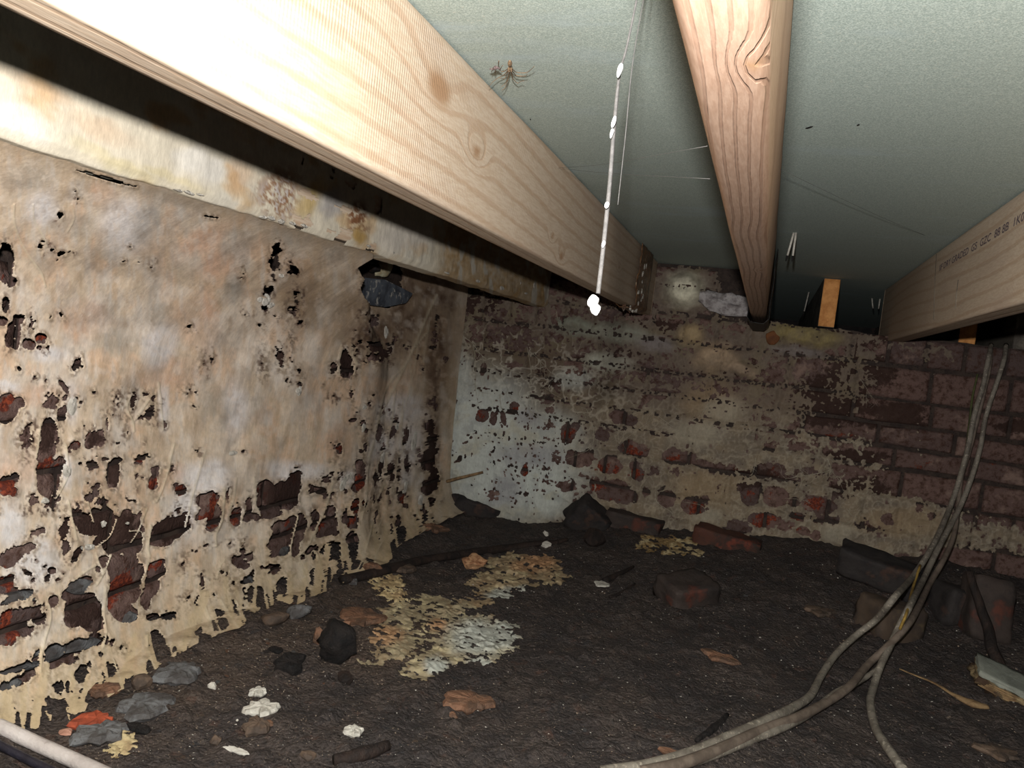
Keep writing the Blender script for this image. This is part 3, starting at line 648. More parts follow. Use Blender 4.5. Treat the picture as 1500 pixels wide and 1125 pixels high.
 (40, 972, 4, 6), (80, 955, 14, 13), (115, 945, 25, 10, -12), (140, 935, 10, 10), (75, 970, 14, 11), (55, 960, 14, 8, -35, 1), (30, 978, 34, 6, -14), (30, 996, 24, 9, -25, 1), (10, 1004, 14, 8, -20, 1), (45, 985, 10, 10, 0, 1), (65, 985, 8, 8, 0, 1), (100, 965, 16, 10, 0, 1), (145, 958, 5, 6, 0, 1), (155, 935, 5, 9, 10), (165, 940, 6, 5, 0, 1), (120, 987, 9, 15, 20), (85, 1006, 10, 10, 0, 1), (120, 1012, 6, 4, -20), (134, 1018, 12, 10, -35), (158, 985, 9, 8, 20), (180, 950, 8, 9, 0, 2), (130, 972, 6, 6, 0, 1), (75, 1037, 10, 8), (95, 1043, 3, 6), (30, 1045, 6, 3, 0, 2),
 (228, 940, 13, 18, -15), (238, 958, 12, 16, -20), (252, 972, 9, 10, -30), (255, 952, 3.5, 6, 20), (290, 922, 6, 9, 10), (302, 940, 11, 14, -25), (312, 958, 10, 14, -25), (238, 980, 9, 6), (270, 965, 8, 4, 35),
]
YB_PTS = [(-300, 1150), (0, 1052), (30, 1066), (60, 1052), (90, 1035), (125, 1035), (150, 1006), (190, 995), (225, 985), (270, 975), (300, 958), (330, 945), (350, 922), (380, 898), (400, 886), (440, 878), (470, 874), (500, 852), (530, 836), (552, 838), (575, 824), (600, 810), (620, 806), (650, 800), (760, 760)]
NY, NS = 720, 560
uu = np.linspace(1 / 0.50, 1 / (YB - .02), NY); Ys = 1 / uu
S = np.linspace(0, 1, NS)
kn_s = [0, .10, .22, .33, .50, .74, .87, .94, 1.0]
Xn = np.interp(S, kn_s, [-.826, -.905, -1.005, -1.058, -1.082, -1.085, -1.06, -1.03, -.965]); Zn = np.interp(S, kn_s, [.164, .115, .035, -.05, -.2, -.45, -.59, -.65, -.68])
Xf = np.interp(S, kn_s, [-1.118, -1.112, -1.105, -1.10, -1.098, -1.095, -1.08, -1.055, -.99]); Zf = np.interp(S, kn_s, [.26, .175, .07, -.03, -.18, -.43, -.57, -.64, -.68])
def smooth1(a, n=31):
    k = np.hanning(n); k /= k.sum(); return np.convolve(np.pad(a, n // 2, 'edge'), k, 'valid')
Xn, Zn, Xf, Zf = map(smooth1, (Xn, Zn, Xf, Zf))
Yg, Sg = np.meshgrid(Ys, S, indexing='ij')
cn = 1 - sstep(0, .24, Yg - (1.46 + 1.35 * np.minimum(Sg, .38)))
Zg = ZC + Zf + cn * (Zn - Zf)
Xg = Xf - 0.024 * (Yg - .9) + cn * (Xn - (Xf - 0.024 * (Yg - .9)))
bul = 0.014 * fbm(Yg * 5, Zg * 6, 0, 51, 3) + 0.0022 * fbm(Yg * 22, Zg * 9, 0, 52, 3) + 0.0005 * fbm(Yg * 80, Zg * 26, 0, 53, 2)
bul = bul * sstep(0, .08, Sg)
Xg = np.maximum(Xg + bul, xwall(Yg) + 0.006)
fz = floor_z(Xg, Yg) + 0.012
low = sstep(.86, 1.0, Sg)
Zg = np.maximum(Zg, fz + 0.008 * np.clip(fbm(Yg * 20, Xg * 20, 0, 54, 2), 0, 1))
P3 = np.stack([Xg, Yg, Zg], -1)
px, py = pix(P3)
fib = fbm(px / 5, py / 26, 0, 61, 3)
wx = px + 3.4 * fbm(px / 9, py / 11, 0, 62, 3); wy = py + 3.6 * fbm(px / 9, py / 11, 0, 63, 3)
hf = fbm(px / 3.2, py / 4.2, 0, 64, 3)
m = np.full(px.shape, 40.0)
stain = np.zeros(px.shape)
for _ in range(46):                                   # arches along the hem
    ax_ = rng.uniform(0, 640); ay_ = np.interp(ax_, [p[0] for p in YB_PTS], [p[1] for p in YB_PTS]) - rng.uniform(-4, 26)
    HOLES_L.append((ax_, ay_, rng.uniform(3, 9), rng.uniform(6, 15), rng.uniform(-20, 20), 0 if rng.random() < .6 else 1))
tiny = []
for _ in range(200):
    h = HOLES_L[rng.integers(len(HOLES_L))]
    tiny.append((h[0] + rng.normal() * (h[2] + 7), h[1] + rng.normal() * (h[3] + 7), *(rng.uniform(.8, 2.2, 2)), 0, 0))
for h in HOLES_L + tiny:
    cx, cy, rx, ry = h[:4]; ang = h[4] if len(h) > 4 else 0; ty = h[5] if len(h) > 5 else 0
    R = max(rx, ry) * 1.7 + 12
    sel = np.nonzero((np.abs(px - cx) < R) & (np.abs(py - cy) < R))
    if len(sel[0]) == 0: continue
    d = blob(wx[sel], wy[sel], cx, cy, rx, ry, ang) * min(rx, ry)
    if ty == 1: d = d + 5.0 * hf[sel] - 1.1
    if ty == 2: d = d * 0.5 + 5.0 * hf[sel] - 2.8; stain[sel] = np.maximum(stain[sel], sstep(-.6, .6, blob(wx[sel], wy[sel], cx, cy, rx * 1.2, ry * 1.2, ang)) * .8)
    m[sel] = np.minimum(m[sel], -d)
# the slit under the joist
for (x0, y0, x1, y1, w) in ((112, 249, 140, 256, 1.4), (125, 252, 150, 260, 2.6), (148, 259, 177, 267, 3.0), (178, 269, 200, 273, 1.2), (300, 316, 318, 319, 1.4)):
    t = np.clip(((px - x0) * (x1 - x0) + (py - y0) * (y1 - y0)) / ((x1 - x0) ** 2 + (y1 - y0) ** 2), 0, 1)
    d = np.hypot(px - x0 - t * (x1 - x0), py - y0 - t * (y1 - y0))
    m = np.minimum(m, d - w)
# cavity round the slate
cav = blob(wx, wy, 556, 396, 34, 24, 25) * 22
cav = np.maximum(cav, blob(wx, wy, 560, 425, 32, 24, 22) * 22)
m = np.minimum(m, np.where(Yg > 1.5, -cav, 40))
# ragged hem on the floor, with little tongues
yb = np.interp(px, [p[0] for p in YB_PTS], [p[1] for p in YB_PTS])
tong = 30 * np.clip(fbm(px / 9, py / 70, 0, 71, 2), -.35, 1) + 22 * vnoise(px / 21, px * 0, 0, 72) - 4
m = np.minimum(m, (yb + tong - py) * .5)
STRANDS_L = [
 ([(640, 432), (628, 456), (618, 480), (606, 508), (594, 534), (580, 562), (566, 590)], 2.6), ([(624, 488), (601, 520), (603, 552), (602, 580)], 1.4), ([(628, 470), (624, 500), (620, 530)], 1.3),
 ([(594, 534), (574, 556), (562, 580), (552, 620), (545, 660)], 1.6), ([(580, 562), (576, 600), (571, 630), (563, 655)], 1.4), ([(612, 500), (607, 540), (598, 570)], 1.0), ([(566, 590), (555, 612), (548, 640), (540, 670)], 1.3),
 ([(590, 585), (587, 620), (583, 660), (580, 690), (576, 720)], 1.3), ([(600, 570), (590, 610), (588, 650), (592, 690)], 1.1), ([(568, 640), (566, 680), (561, 710), (553, 730)], 1.3), ([(560, 660), (552, 690), (566, 715), (565, 745), (555, 770)], 1.2),
 ([(515, 505), (516, 520), (521, 530), (517, 550)], 1.1), ([(500, 510), (497, 530), (496, 550)], 1.0), ([(546, 650), (538, 690), (537, 720), (530, 760)], 1.2), ([(488, 705), (482, 725), (474, 750), (462, 775), (450, 800), (436, 815)], 2.2),
 ([(436, 756), (430, 780), (425, 805), (427, 830)], 1.5), ([(300, 660), (292, 690), (283, 720), (276, 748), (270, 772)], 2.0), ([(328, 715), (327, 740), (324, 762), (316, 782), (316, 800)], 2.4), ([(346, 700), (342, 730), (336, 745)], 1.4), ([(372, 700), (373, 725), (374, 742), (381, 756)], 1.6), ([(360, 740), (354, 760), (353, 766)], 1.2),
 ([(255, 650), (245, 690), (238, 715), (228, 735)], 1.8), ([(190, 580), (185, 598), (194, 618), (196, 632)], 2.0), ([(218, 585), (205, 605), (195, 618)], 1.4), ([(232, 560), (236, 600), (238, 630)], 1.6), ([(58, 620), (55, 650), (52, 670)], 1.6),
 ([(95, 650), (100, 690), (92, 712), (80, 730)], 1.8), ([(100, 735), (103, 755), (108, 775), (112, 790)], 3.0), ([(128, 735), (132, 752), (136, 765)], 1.5), ([(215, 745), (208, 762), (200, 780), (190, 795)], 1.4), ([(188, 778), (205, 778), (210, 790)], 1.2), ([(170, 760), (160, 785), (142, 800)], 1.2),
 ([(140, 810), (144, 825), (150, 838), (142, 855)], 1.5), ([(162, 812), (155, 830), (146, 850), (140, 858)], 1.6), ([(140, 828), (120, 840), (105, 852)], 1.4), ([(217, 820), (212, 838), (206, 850)], 1.6), ([(220, 770), (216, 800), (219, 815)], 3.0), ([(154, 860), (153, 885), (152, 905), (155, 925), (150, 950)], 1.6), ([(70, 885), (74, 905), (66, 935), (60, 960), (58, 985)], 2.2),
 ([(20, 300), (20, 325), (30, 355), (45, 380), (60, 400), (66, 420)], 1.8), ([(48, 300), (50, 325), (62, 345), (67, 362)], 1.4), ([(105, 300), (108, 320), (98, 340)], 1.0), ([(330, 818), (322, 830), (316, 848)], 1.2), ([(300, 890), (306, 905), (312, 925), (325, 955), (340, 982)], 1.6), ([(322, 878), (332, 895), (345, 915), (358, 930)], 2.0), ([(345, 880), (350, 898), (356, 905)], 1.4), ([(360, 862), (362, 885), (372, 895)], 1.2),
 ([(438, 815), (444, 840), (452, 860), (466, 880), (480, 890)], 1.6), ([(462, 810), (470, 830), (476, 855), (477, 875)], 1.2), ([(520, 840), (530, 820), (540, 790), (545, 765)], 1.6), ([(552, 845), (548, 820), (558, 795)], 1.4), ([(215, 930), (216, 950), (222, 970), (232, 990)], 1.8), ([(180, 1010), (172, 985), (165, 965)], 1.5), ([(608, 740), (616, 765), (624, 785), (640, 805)], 1.5), ([(625, 745), (630, 770), (638, 790)], 1.2), ([(595, 750), (600, 780), (612, 805)], 1.3),
]
# tapering feet and veils where the skin is drawn down to the soil: x, y, half width -> x, y, half width
FEET = [(480, 800, 9, 474, 874, 3), (468, 815, 10, 462, 884, 12), (448, 828, 8, 440, 886, 10), (500, 790, 3, 503, 858, 2), (506, 800, 3, 514, 850, 7), (545, 770, 8, 560, 836, 10), (548, 790, 6, 565, 842, 4), (562, 772, 7, 570, 822, 9), (575, 760, 4, 582, 800, 3), (596, 765, 8, 606, 812, 6), (606, 760, 4, 622, 806, 4), (614, 752, 3, 640, 806, 2), (628, 745, 3, 640, 795, 3),
  (330, 850, 10, 338, 905, 8), (345, 862, 5, 362, 935, 3), (352, 880, 4, 352, 926, 5), (300, 870, 14, 285, 915, 16), (310, 890, 4, 342, 984, 1.6), (283, 905, 12, 262, 970, 8), (262, 950, 6, 281, 984, 3), (215, 930, 9, 222, 965, 8), (222, 955, 6, 242, 1012, 3), (198, 930, 9, 186, 985, 16), (180, 985, 8, 176, 1012, 7), (150, 955, 5, 158, 1002, 5), (128, 990, 6, 118, 1038, 10), (105, 985, 6, 108, 1040, 12), (68, 975, 10, 50, 1060, 14), (34, 1010, 14, 34, 1076, 5), (60, 950, 4, 58, 990, 4), (10, 1020, 20, 10, 1050, 20), (96, 1036, 3, 104, 1058, 2),
  (374, 850, 5, 372, 896, 3), (395, 850, 5, 398, 884, 6), (410, 875, 10, 424, 880, 8), (425, 840, 8, 426, 880, 6), (388, 870, 3, 392, 890, 4), (160, 855, 2, 150, 900, 2), (213, 745, 5, 216, 815, 3), (219, 815, 2, 210, 860, 2)]
def capsule(x0, y0, w0, x1, y1, w1):
    t = np.clip(((px - x0) * (x1 - x0) + (py - y0) * (y1 - y0)) / ((x1 - x0) ** 2 + (y1 - y0) ** 2), 0, 1)
    return (w0 + t * (w1 - w0)) - np.hypot(wx * .5 + px * .5 - x0 - t * (x1 - x0), py - y0 - t * (y1 - y0))
cord = np.full(px.shape, -20.0)
for pts, w in STRANDS_L:
    q = spline([np.array(p, float) for p in pts], 3)
    for k in range(len(q) - 1):
        ww = w * .5 + .25
        x0, x1 = sorted((q[k][0], q[k + 1][0])); y0, y1 = sorted((q[k][1], q[k + 1][1]))
        sel = (px > x0 - 8) & (px < x1 + 8) & (py > y0 - 8) & (py < y1 + 8)
        if not sel.any(): continue
        t = np.clip(((px[sel] - q[k][0]) * (q[k + 1][0] - q[k][0]) + (py[sel] - q[k][1]) * (q[k + 1][1] - q[k][1])) / max((q[k + 1][0] - q[k][0]) ** 2 + (q[k + 1][1] - q[k][1]) ** 2, 1e-6), 0, 1)
        dd = ww - np.hypot(px[sel] - q[k][0] - t * (q[k + 1][0] - q[k][0]), py[sel] - q[k][1] - t * (q[k + 1][1] - q[k][1]))
        cord[sel] = np.maximum(cord[sel], dd)
feet = np.full(px.shape, -20.0)
for f in FEET: feet = np.maximum(feet, capsule(f[0], f[1], f[2] * .5, f[3], f[4], f[5] * .55) + 1.6 * fib - np.where((hf > .38) & (fib < .1), 5, 0))
m = np.maximum(np.maximum(m, feet), cord)
rim = sstep(6, .5, m) * (m > 0)
vein = sstep(-1.2, 1.2, cord)
Xg2 = Xg + 0.0012 * rim + .0022 * vein
P3 = np.stack([Xg2, Yg, Zg], -1)
# colour of the skin
col = np.ones(P3.shape) * lin(202, 183, 154)
A = fbm(px / 55, py / 60, 0, 81, 4); B = fbm(px / 28, py / 44, 0, 82, 4); D = fbm(px / 7, py / 34, 0, 83, 4); G = fbm(px / 38, py / 46, 0, 84, 4)
col = paint(col, sstep(.0, .5, A) * .75, lin(214, 200, 178)); col = paint(col, sstep(.02, .42, B) * .6, lin(212, 178, 142))
col = paint(col, sstep(.1, .5, G) * .55, lin(168, 160, 146)); col = paint(col, sstep(.12, .45, D) * .4, lin(180, 154, 120)); col = paint(col, sstep(-.12, -.45, D) * .45, lin(206, 198, 182))
col = paint(col, soft(wx, wy, [(250, 545, 60, 22, -8), (60, 580, 50, 16), (25, 685, 40, 24), (330, 380, 50, 22, -30), (120, 470, 40, 30), (290, 470, 30, 50), (262, 690, 10, 14), (500, 650, 20, 30), (180, 975, 30, 14), (150, 285, 22, 18), (300, 350, 60, 18, -30)]) * .42 * (.6 + .8 * np.clip(B + .4, 0, 1)), lin(200, 160, 130))
col = paint(col, soft(wx, wy, [(235, 505, 22, 34, 25), (300, 700, 40, 24), (18, 770, 20, 34), (60, 800, 18, 12), (105, 590, 9, 30), (98, 690, 8, 26), (8, 565, 22, 8, 15), (72, 520, 26, 12), (315, 690, 24, 18), (240, 600, 9, 34), (45, 830, 40, 30), (590, 600, 36, 24), (600, 650, 22, 34), (560, 655, 22, 22), (508, 703, 15, 14), (596, 700, 10, 14), (616, 720, 6, 20), (60, 305, 22, 24), (185, 330, 40, 40), (440, 690, 40, 14), (270, 745, 22, 40), (345, 600, 20, 40), (415, 690, 24, 16)]) * .75, lin(220, 216, 208))
col = paint(col, soft(wx, wy, [(235, 458, 22, 18, -40), (312, 590, 14, 30, 25), (170, 500, 30, 20), (215, 330, 20, 40, 10), (40, 260, 40, 22), (350, 380, 14, 20), (330, 610, 12, 22, 25), (345, 425, 14, 24), (350, 355, 30, 22, -30), (420, 345, 40, 18), (490, 370, 20, 14), (250, 290, 60, 10, 16), (110, 330, 30, 20)]) * .55, lin(150, 143, 128))
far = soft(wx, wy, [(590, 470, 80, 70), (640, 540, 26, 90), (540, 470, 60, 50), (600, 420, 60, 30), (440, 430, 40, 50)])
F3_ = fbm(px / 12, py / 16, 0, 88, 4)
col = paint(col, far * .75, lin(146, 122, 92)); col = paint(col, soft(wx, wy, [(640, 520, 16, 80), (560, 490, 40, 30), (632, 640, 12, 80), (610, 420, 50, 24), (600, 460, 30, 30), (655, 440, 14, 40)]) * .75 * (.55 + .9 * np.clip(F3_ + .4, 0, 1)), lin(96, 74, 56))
F2 = fbm(px / 6, py / 9, 0, 85, 4); F3 = fbm(px / 13, py / 17, 0, 86, 4)
col = paint(col, sstep(.1, .5, F3) * .35, lin(166, 146, 122)); col = paint(col, sstep(.1, .5, -F3) * .4, lin(216, 204, 184)); col = paint(col, sstep(.15, .5, F2) * .22, lin(146, 126, 106)); col = paint(col, sstep(.2, .5, -F2) * .3, lin(216, 196, 170))
col = paint(col, stain * sstep(-.35, .2, hf), lin(90, 70, 57))
ring = sstep(7, .5, m) * sstep(-.15, .25, hf + .5 * fib)
col = paint(col, ring * .75, lin(92, 70, 56))
col = paint(col, sstep(26, 4, yb - py) * .6 + .0 * px, lin(190, 166, 128)); col = paint(col, rim * .25 * sstep(-.1, .3, fib), lin(222, 204, 168))
col = paint(col, sstep(.06, .0, Sg) * (Yg < 1.6) * .7, lin(140, 122, 96))
col = col * np.array([1.14, 1.13, 1.20])
col = paint(col, sstep(150, 20, yb - py) * .5, lin(186, 166, 132))
col = paint(col, vein * .6, lin(214, 200, 172))
col = paint(col, sstep(-2, 3, feet) * .5, lin(196, 174, 136))
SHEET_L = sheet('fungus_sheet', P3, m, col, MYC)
tag(SHEET_L, 'cream and tan sheet of dry rot fungus torn over the left brick wall', 'fungus')
# surface look-up for things that grow on the sheet
_sx, _sy, _sp = px[::2, ::2], py[::2, ::2], P3[::2, ::2]
def on_left(x, y, lift=0.003):
    i = np.argmin((_sx - x) ** 2 + (_sy - y) ** 2); p = _sp.reshape(-1, 3)[i].copy()
    p[0] += lift
    return p
STRANDM = mat_plain('fungal_strand', lin(200, 184, 152), lin(182, 162, 128), 60, 0.75, 0.25, 0.002)
# tufts of pure white growth
for (x, y, a, b_) in ((389, 438, 6, 8), (396, 445, 6, 6), (380, 437, 4, 5), (411, 403, 4, 4), (565, 487, 4.5, 9), (438, 572, 5, 7), (342, 664, 7, 4), (130, 802, 9, 5), (105, 592, 6, 18), (150, 768, 3, 6), (186, 766, 2.5, 2.5), (533, 627, 4, 7), (581, 626, 4, 5), (533, 595, 4, 4), (98, 690, 5, 12), (64, 733, 5, 5), (508, 702, 8, 7), (500, 712, 6, 8), (516, 697, 6, 6), (595, 715, 5, 9), (614, 735, 5, 12), (604, 648, 6, 12), (560, 670, 7, 6)):
    p = on_left(x, y, 0.0); k = p[1] / 1120 * 1.25
    rock('white_tuft', p, (.004, a * k * 1.5, b_ * k), WHITE, int(x + y), (random.uniform(-20, 20), 0, 0), 2, .45, SHEET_L)

# grey lime mortar squeezed out between the lower courses
for (x, y, a, h_, an) in ((28, 873, 22, 8, 18), (115, 857, 20, 11, 33), (80, 955, 13, 13, 0), (116, 944, 24, 11, 12), (30, 978, 32, 6, 14), (362, 850, 12, 6, 20), (415, 808, 9, 8, 0), (466, 852, 9, 10, 0), (414, 850, 8, 8, 0), (130, 977, 9, 10, 0), (85, 1005, 9, 8, 0), (10, 1003, 14, 6, 10), (45, 958, 10, 6, 20), (190, 905, 10, 8, 0)):
    Y_ = 1.2
    for _ in range(10):
        q = at(x, y, X=xwall(Y_) + .004); Y_ = q[1]
    k = np.linalg.norm(q - ORG) / 1120
    rock('mortar_lump', q, (.012, a * k * 1.35, h_ * k), GREYSTONE, int(x * 3 + y), (-an * .6, 0, 0), 2, .35, WALL_LEFT)
# slate wedged in the cavity under the old joist
def on_wall_left(x, y, off=0.02):
    Y = 1.8
    for _ in range(10):
        p = at(x, y, X=xwall(Y) + off); Y = p[1]
    return p
sp = [on_wall_left(x, y, .045) for x, y in ((526, 406), (566, 410), (606, 430), (596, 444), (566, 450), (536, 446))]
sb = [np.array(q) - [.075, -.012, 0] for q in sp]
bm = bmesh.new()
f_ = [bm.verts.new(q) for q in sp]; k_ = [bm.verts.new(q) for q in sb]
bm.faces.new(f_); bm.faces.new(k_[::-1])
for i in range(6): bm.faces.new((f_[i], k_[i], k_[(i + 1) % 6], f_[(i + 1) % 6]))
bmesh.ops.recalc_face_normals(bm, faces=bm.faces[:])
bmesh.ops.bevel(bm, geom=bm.edges[:], offset=.003, segments=2, affect='EDGES')
me = bpy.data.meshes.new('slate'); bm.to_mesh(me); bm.free()
tag(link('slate', me, SLATE), 'blue-grey slate block lodged in the hole under the old joist', 'slate')
p = on_wall_left(546, 392, .01)
tag(rock('wood_fragment', p, (.03, .035, .016), DARKBRICK, 5, (0, 0, 20)), 'dark lump deep in the hole above the blue-grey slate', 'rubble')
p = on_wall_left(563, 392, .008)
tag(rock('fungal_cushion', p, (.016, .05, .035), mat_plain('pale_fungus', lin(196, 190, 160), lin(170, 150, 116), 20), 9, (15, 0, 0), 3, .3), 'pale green-white fungal cushion inside the hole behind the slate', 'fungus')

# ================================================================== FUNGUS ON THE BACK WALL
NXb, NZb = 800, 380
xb = np.linspace(-1.19, 1.02, NXb); zb_ = np.linspace(ZC - .70, ZCEIL - .003, NZb)
Zg, Xg = np.meshgrid(zb_, xb, indexing='ij')
jz = np.full(Zg.shape, 9.0)
for z in ROWS_B: jz = np.minimum(jz, np.abs(Zg - z))
jv = np.full(Zg.shape, 9.0)
for (x, z0, z1) in VJ_B: jv = np.where((Zg > z0) & (Zg < z1), np.minimum(jv, np.abs(Xg - x)), jv)
joint = np.maximum(np.exp(-(jz / .012) ** 2), np.exp(-(jv / .010) ** 2))
px, py = pix(np.stack([Xg, np.full_like(Xg, YB - .01), Zg], -1))
puffs = [(1003, 424, 26, 24, 0, 1.0), (1012, 490, 20, 16, 0, .5), (1048, 523, 30, 22, 0, .7), (1085, 540, 24, 10, 15, .5), (905, 488, 46, 15, 8, .5), (838, 478, 30, 14, 10, .45), (890, 530, 34, 14, 8, .4), (1180, 490, 50, 16, 8, .5), (960, 505, 30, 12, 8, .3), (1170, 515, 40, 8, 8, .3)]
puff = soft(px, py, puffs)
wx = px + 5 * fbm(px / 11, py / 11, 0, 162, 3); wy = py + 4 * fbm(px / 11, py / 9, 0, 163, 3)
hf = fbm(px / 4.0, py / 3.6, 0, 164, 3); lf = fbm(px / 24, py / 16, 0, 165, 4); rdg = 1 - 2.6 * np.abs(fbm(px / 13, py / 13, 0, 166, 3)); rdg2 = 1 - 3.0 * np.abs(fbm(px / 6.5, py / 6.5, 0, 167, 2))
cov = soft(wx, wy, [(720, 660, 150, 150, 20, 1.5), (700, 560, 60, 90, 0, .75), (960, 640, 230, 90, 8, 1.0), (960, 730, 160, 60, 0, 1.0), (1080, 600, 110, 50, 0, .75), (1130, 700, 130, 70, 0, .75), (1220, 770, 150, 46, 8, 1.15), (1320, 765, 110, 34, 8, 1.1),
    (880, 500, 150, 50, 10, .62), (1050, 515, 130, 50, 5, .68), (1180, 497, 110, 30, 8, .75), (1000, 430, 60, 40, 0, 1.0), (1140, 590, 70, 50, 0, .3), (800, 555, 150, 60, 20, .66), (1250, 560, 40, 40, 0, .5), (1450, 785, 80, 22, 8, .7), (740, 450, 100, 40, 5, .5), (850, 450, 70, 30, 5, .5), (1360, 515, 60, 16, 8, .35), (1260, 690, 30, 60, 0, .4)])
val = cov - 0.62 + 0.25 * joint * (cov > .15) + .38 * lf + .40 * hf * (cov < 1.25) + .24 * rdg * (cov < 1.15) + .14 * rdg2
val = val + puff * .8
m = val * 12
HOLES_B = [(706, 609, 10, 10, -10), (722, 613, 5, 10), (737, 612, 4, 11, -15), (728, 603, 4, 8, 20, 1), (753, 596, 7, 7), (707, 541, 5, 10), (675, 553, 6, 3, -30, 1), (668, 585, 3, 7, 0, 1), (680, 588, 7, 3, 5, 1), (691, 577, 2.5, 6, 0, 1), (772, 625, 2, 6, -10), (803, 622, 8, 6, 0, 1), (815, 670, 7, 8, 0, 1), (796, 648, 8, 8, 0, 2),
 (831, 635, 9, 13, 10), (841, 625, 6, 6), (805, 601, 8, 5, 0, 1), (881, 638, 10, 7, 15), (908, 611, 12, 10), (923, 616, 9, 7), (920, 656, 14, 10), (937, 661, 12, 9), (848, 673, 19, 10, 3), (838, 666, 6, 6), (862, 668, 6, 8), (893, 681, 15, 12), (928, 684, 6, 7), (933, 694, 9, 9), (958, 692, 8, 7, 0, 1), (985, 668, 14, 11), (999, 673, 6, 8), (1012, 672, 10, 9, 0, 1), (1030, 680, 14, 6, 10), (991, 692, 10, 5, 0, 1),
 (768, 689, 5, 9, 8), (785, 684, 9, 3, 5, 1), (800, 686, 6, 3, 0, 1), (788, 705, 7, 4, 0, 1), (803, 703, 8, 5, 20, 1), (828, 713, 12, 5, 12), (838, 708, 5, 8, 0, 1), (866, 710, 3, 12), (873, 706, 4, 8), (897, 718, 24, 15), (915, 728, 16, 10), (885, 716, 10, 8), (976, 731, 12, 12), (968, 716, 6, 3, 0, 1), (945, 722, 6, 6, 0, 1), (1015, 742, 16, 12, 5), (1032, 736, 9, 10, 0, 1), (772, 722, 5, 7, 0, 1), (762, 722, 2, 4), (780, 735, 4, 5, 0, 1), (796, 720, 4, 2.5, 30), (752, 735, 6, 3, 0, 1), (725, 725, 14, 12, 0, 2),
 (1098, 726, 13, 14), (1088, 713, 10, 8, 0, 1), (1110, 715, 6, 7), (1136, 728, 17, 14), (1120, 690, 16, 10, -10), (1140, 688, 10, 8), (1062, 688, 24, 9, 5, 1), (1090, 695, 16, 6, 10, 1), (1185, 690, 18, 6, 5, 1), (1200, 740, 22, 11, 10), (1163, 736, 7, 5), (1120, 762, 22, 10, 5), (1150, 770, 14, 8, 0, 1), (1168, 757, 9, 6), (1175, 778, 10, 6, 15), (1195, 785, 6, 6), (1210, 760, 24, 8, 8, 1), (1150, 700, 24, 6, 8, 1), (1130, 655, 10, 8, 0, 1), (1170, 655, 12, 8, 0, 1),
 (673, 672, 3, 6, 15), (680, 668, 2, 4), (669, 675, 5, 2, -30), (650, 655, 6, 1.6, 15, 1), (662, 660, 8, 1.6, 15, 1), (689, 664, 4, 3, 0, 1), (682, 648, 5, 1.5, -30), (722, 655, 3, 3, 0, 1), (722, 680, 3, 5, 0, 1), (1300, 760, 10, 10, 0, 1), (1280, 775, 14, 6, 10, 1), (1350, 742, 8, 8, 0, 1), (1365, 755, 6, 6, 0, 1), (1265, 770, 10, 10, 0, 2), (1420, 758, 8, 6, 0, 1), (810, 563, 10, 7, 0, 1), (804, 585, 12, 8, 0, 1), (790, 548, 7, 8, 0, 1), (826, 465, 5, 6, 0, 1), (812, 472, 5, 8, 0, 1), (905, 481, 6, 5, 0, 1), (903, 489, 3, 3)]
for _ in range(420):
    if rng.random() < .5: HOLES_B.append((rng.normal(775, 45), rng.normal(665, 50), rng.uniform(.8, 2.2), rng.uniform(.8, 2.6), rng.uniform(-40, 40), 0))
    else: HOLES_B.append((rng.uniform(680, 1240), rng.uniform(480, 740), rng.uniform(1, 2.6), rng.uniform(1, 2.2), 0, 0))
for h in HOLES_B:
    cx, cy, rx, ry = h[:4]; ang = h[4] if len(h) > 4 else 0; ty = h[5] if len(h) > 5 else 0
    R = max(rx, ry) * 1.7 + 10
    sel = np.nonzero((np.abs(px - cx) < R) & (np.abs(py - cy) < R))
    if len(sel[0]) == 0: continue
    d = blob(px[sel] + (wx[sel] - px[sel]) * .55, py[sel] + (wy[sel] - py[sel]) * .55, cx, cy, rx, ry, ang) * min(rx, ry)
    d = d + ((1.6 + 2.2 * hf[sel]) if rx > 4.5 and cx > 790 else 0)
    if ty == 1: d = d + 5 * hf[sel] - 2.2
    if ty == 2: d = d * .5 + 5 * hf[sel] - 2
    m[sel] = np.minimum(m[sel], -d * 1.2)
# row of sooty pin holes along the bed joints of the upper courses
m = np.where((jz < .010) & (py < 640) & (px > 690) & (hf > .12), np.minimum(m, -1.0), m)
top = np.where(Xg < -.028, 9, ZC + .180 + .012 * fbm(Xg * 9, Xg * 0, 0, 5, 3))
m = np.minimum(m, (top - Zg) * 400)
m = np.minimum(m, (Zg - floor_z(Xg, np.full_like(Xg, YB)) + .0) * 300 + 6)
rim = sstep(4, .3, m) * (m > 0)
Yo = YB - .004 - .002 * rim * .5 + .007 * joint * (1 - soft(px, py, [(720, 660, 130, 120)])) - .045 * puff ** 1.5 - .006 * lf - .004 * np.clip(rdg, 0, 1) * .6
Yo = np.minimum(Yo, YB + .004)
P3 = np.stack([Xg, Yo, Zg], -1)
col = np.ones(P3.shape) * lin(112, 100, 85)
white = soft(wx, wy, [(700, 640, 90, 90), (740, 690, 110, 70), (672, 570, 24, 50, 0, .7), (790, 720, 50, 40, 0, .9), (838, 556, 30, 16, 0, .5), (800, 640, 50, 40, 0, .7)])
col = paint(col, sstep(-.1, .4, lf) * .6, lin(128, 113, 92)); col = paint(col, sstep(.1, .5, -lf) * .5, lin(94, 84, 75)); col = paint(col, sstep(.55, .95, rdg) * .35, lin(162, 151, 130)); col = paint(col, sstep(.6, .95, rdg2) * .25, lin(164, 156, 140))
up = sstep(600, 540, py - .1 * (px - 800)) * (1 - soft(px, py, [(690, 560, 60, 70)]))
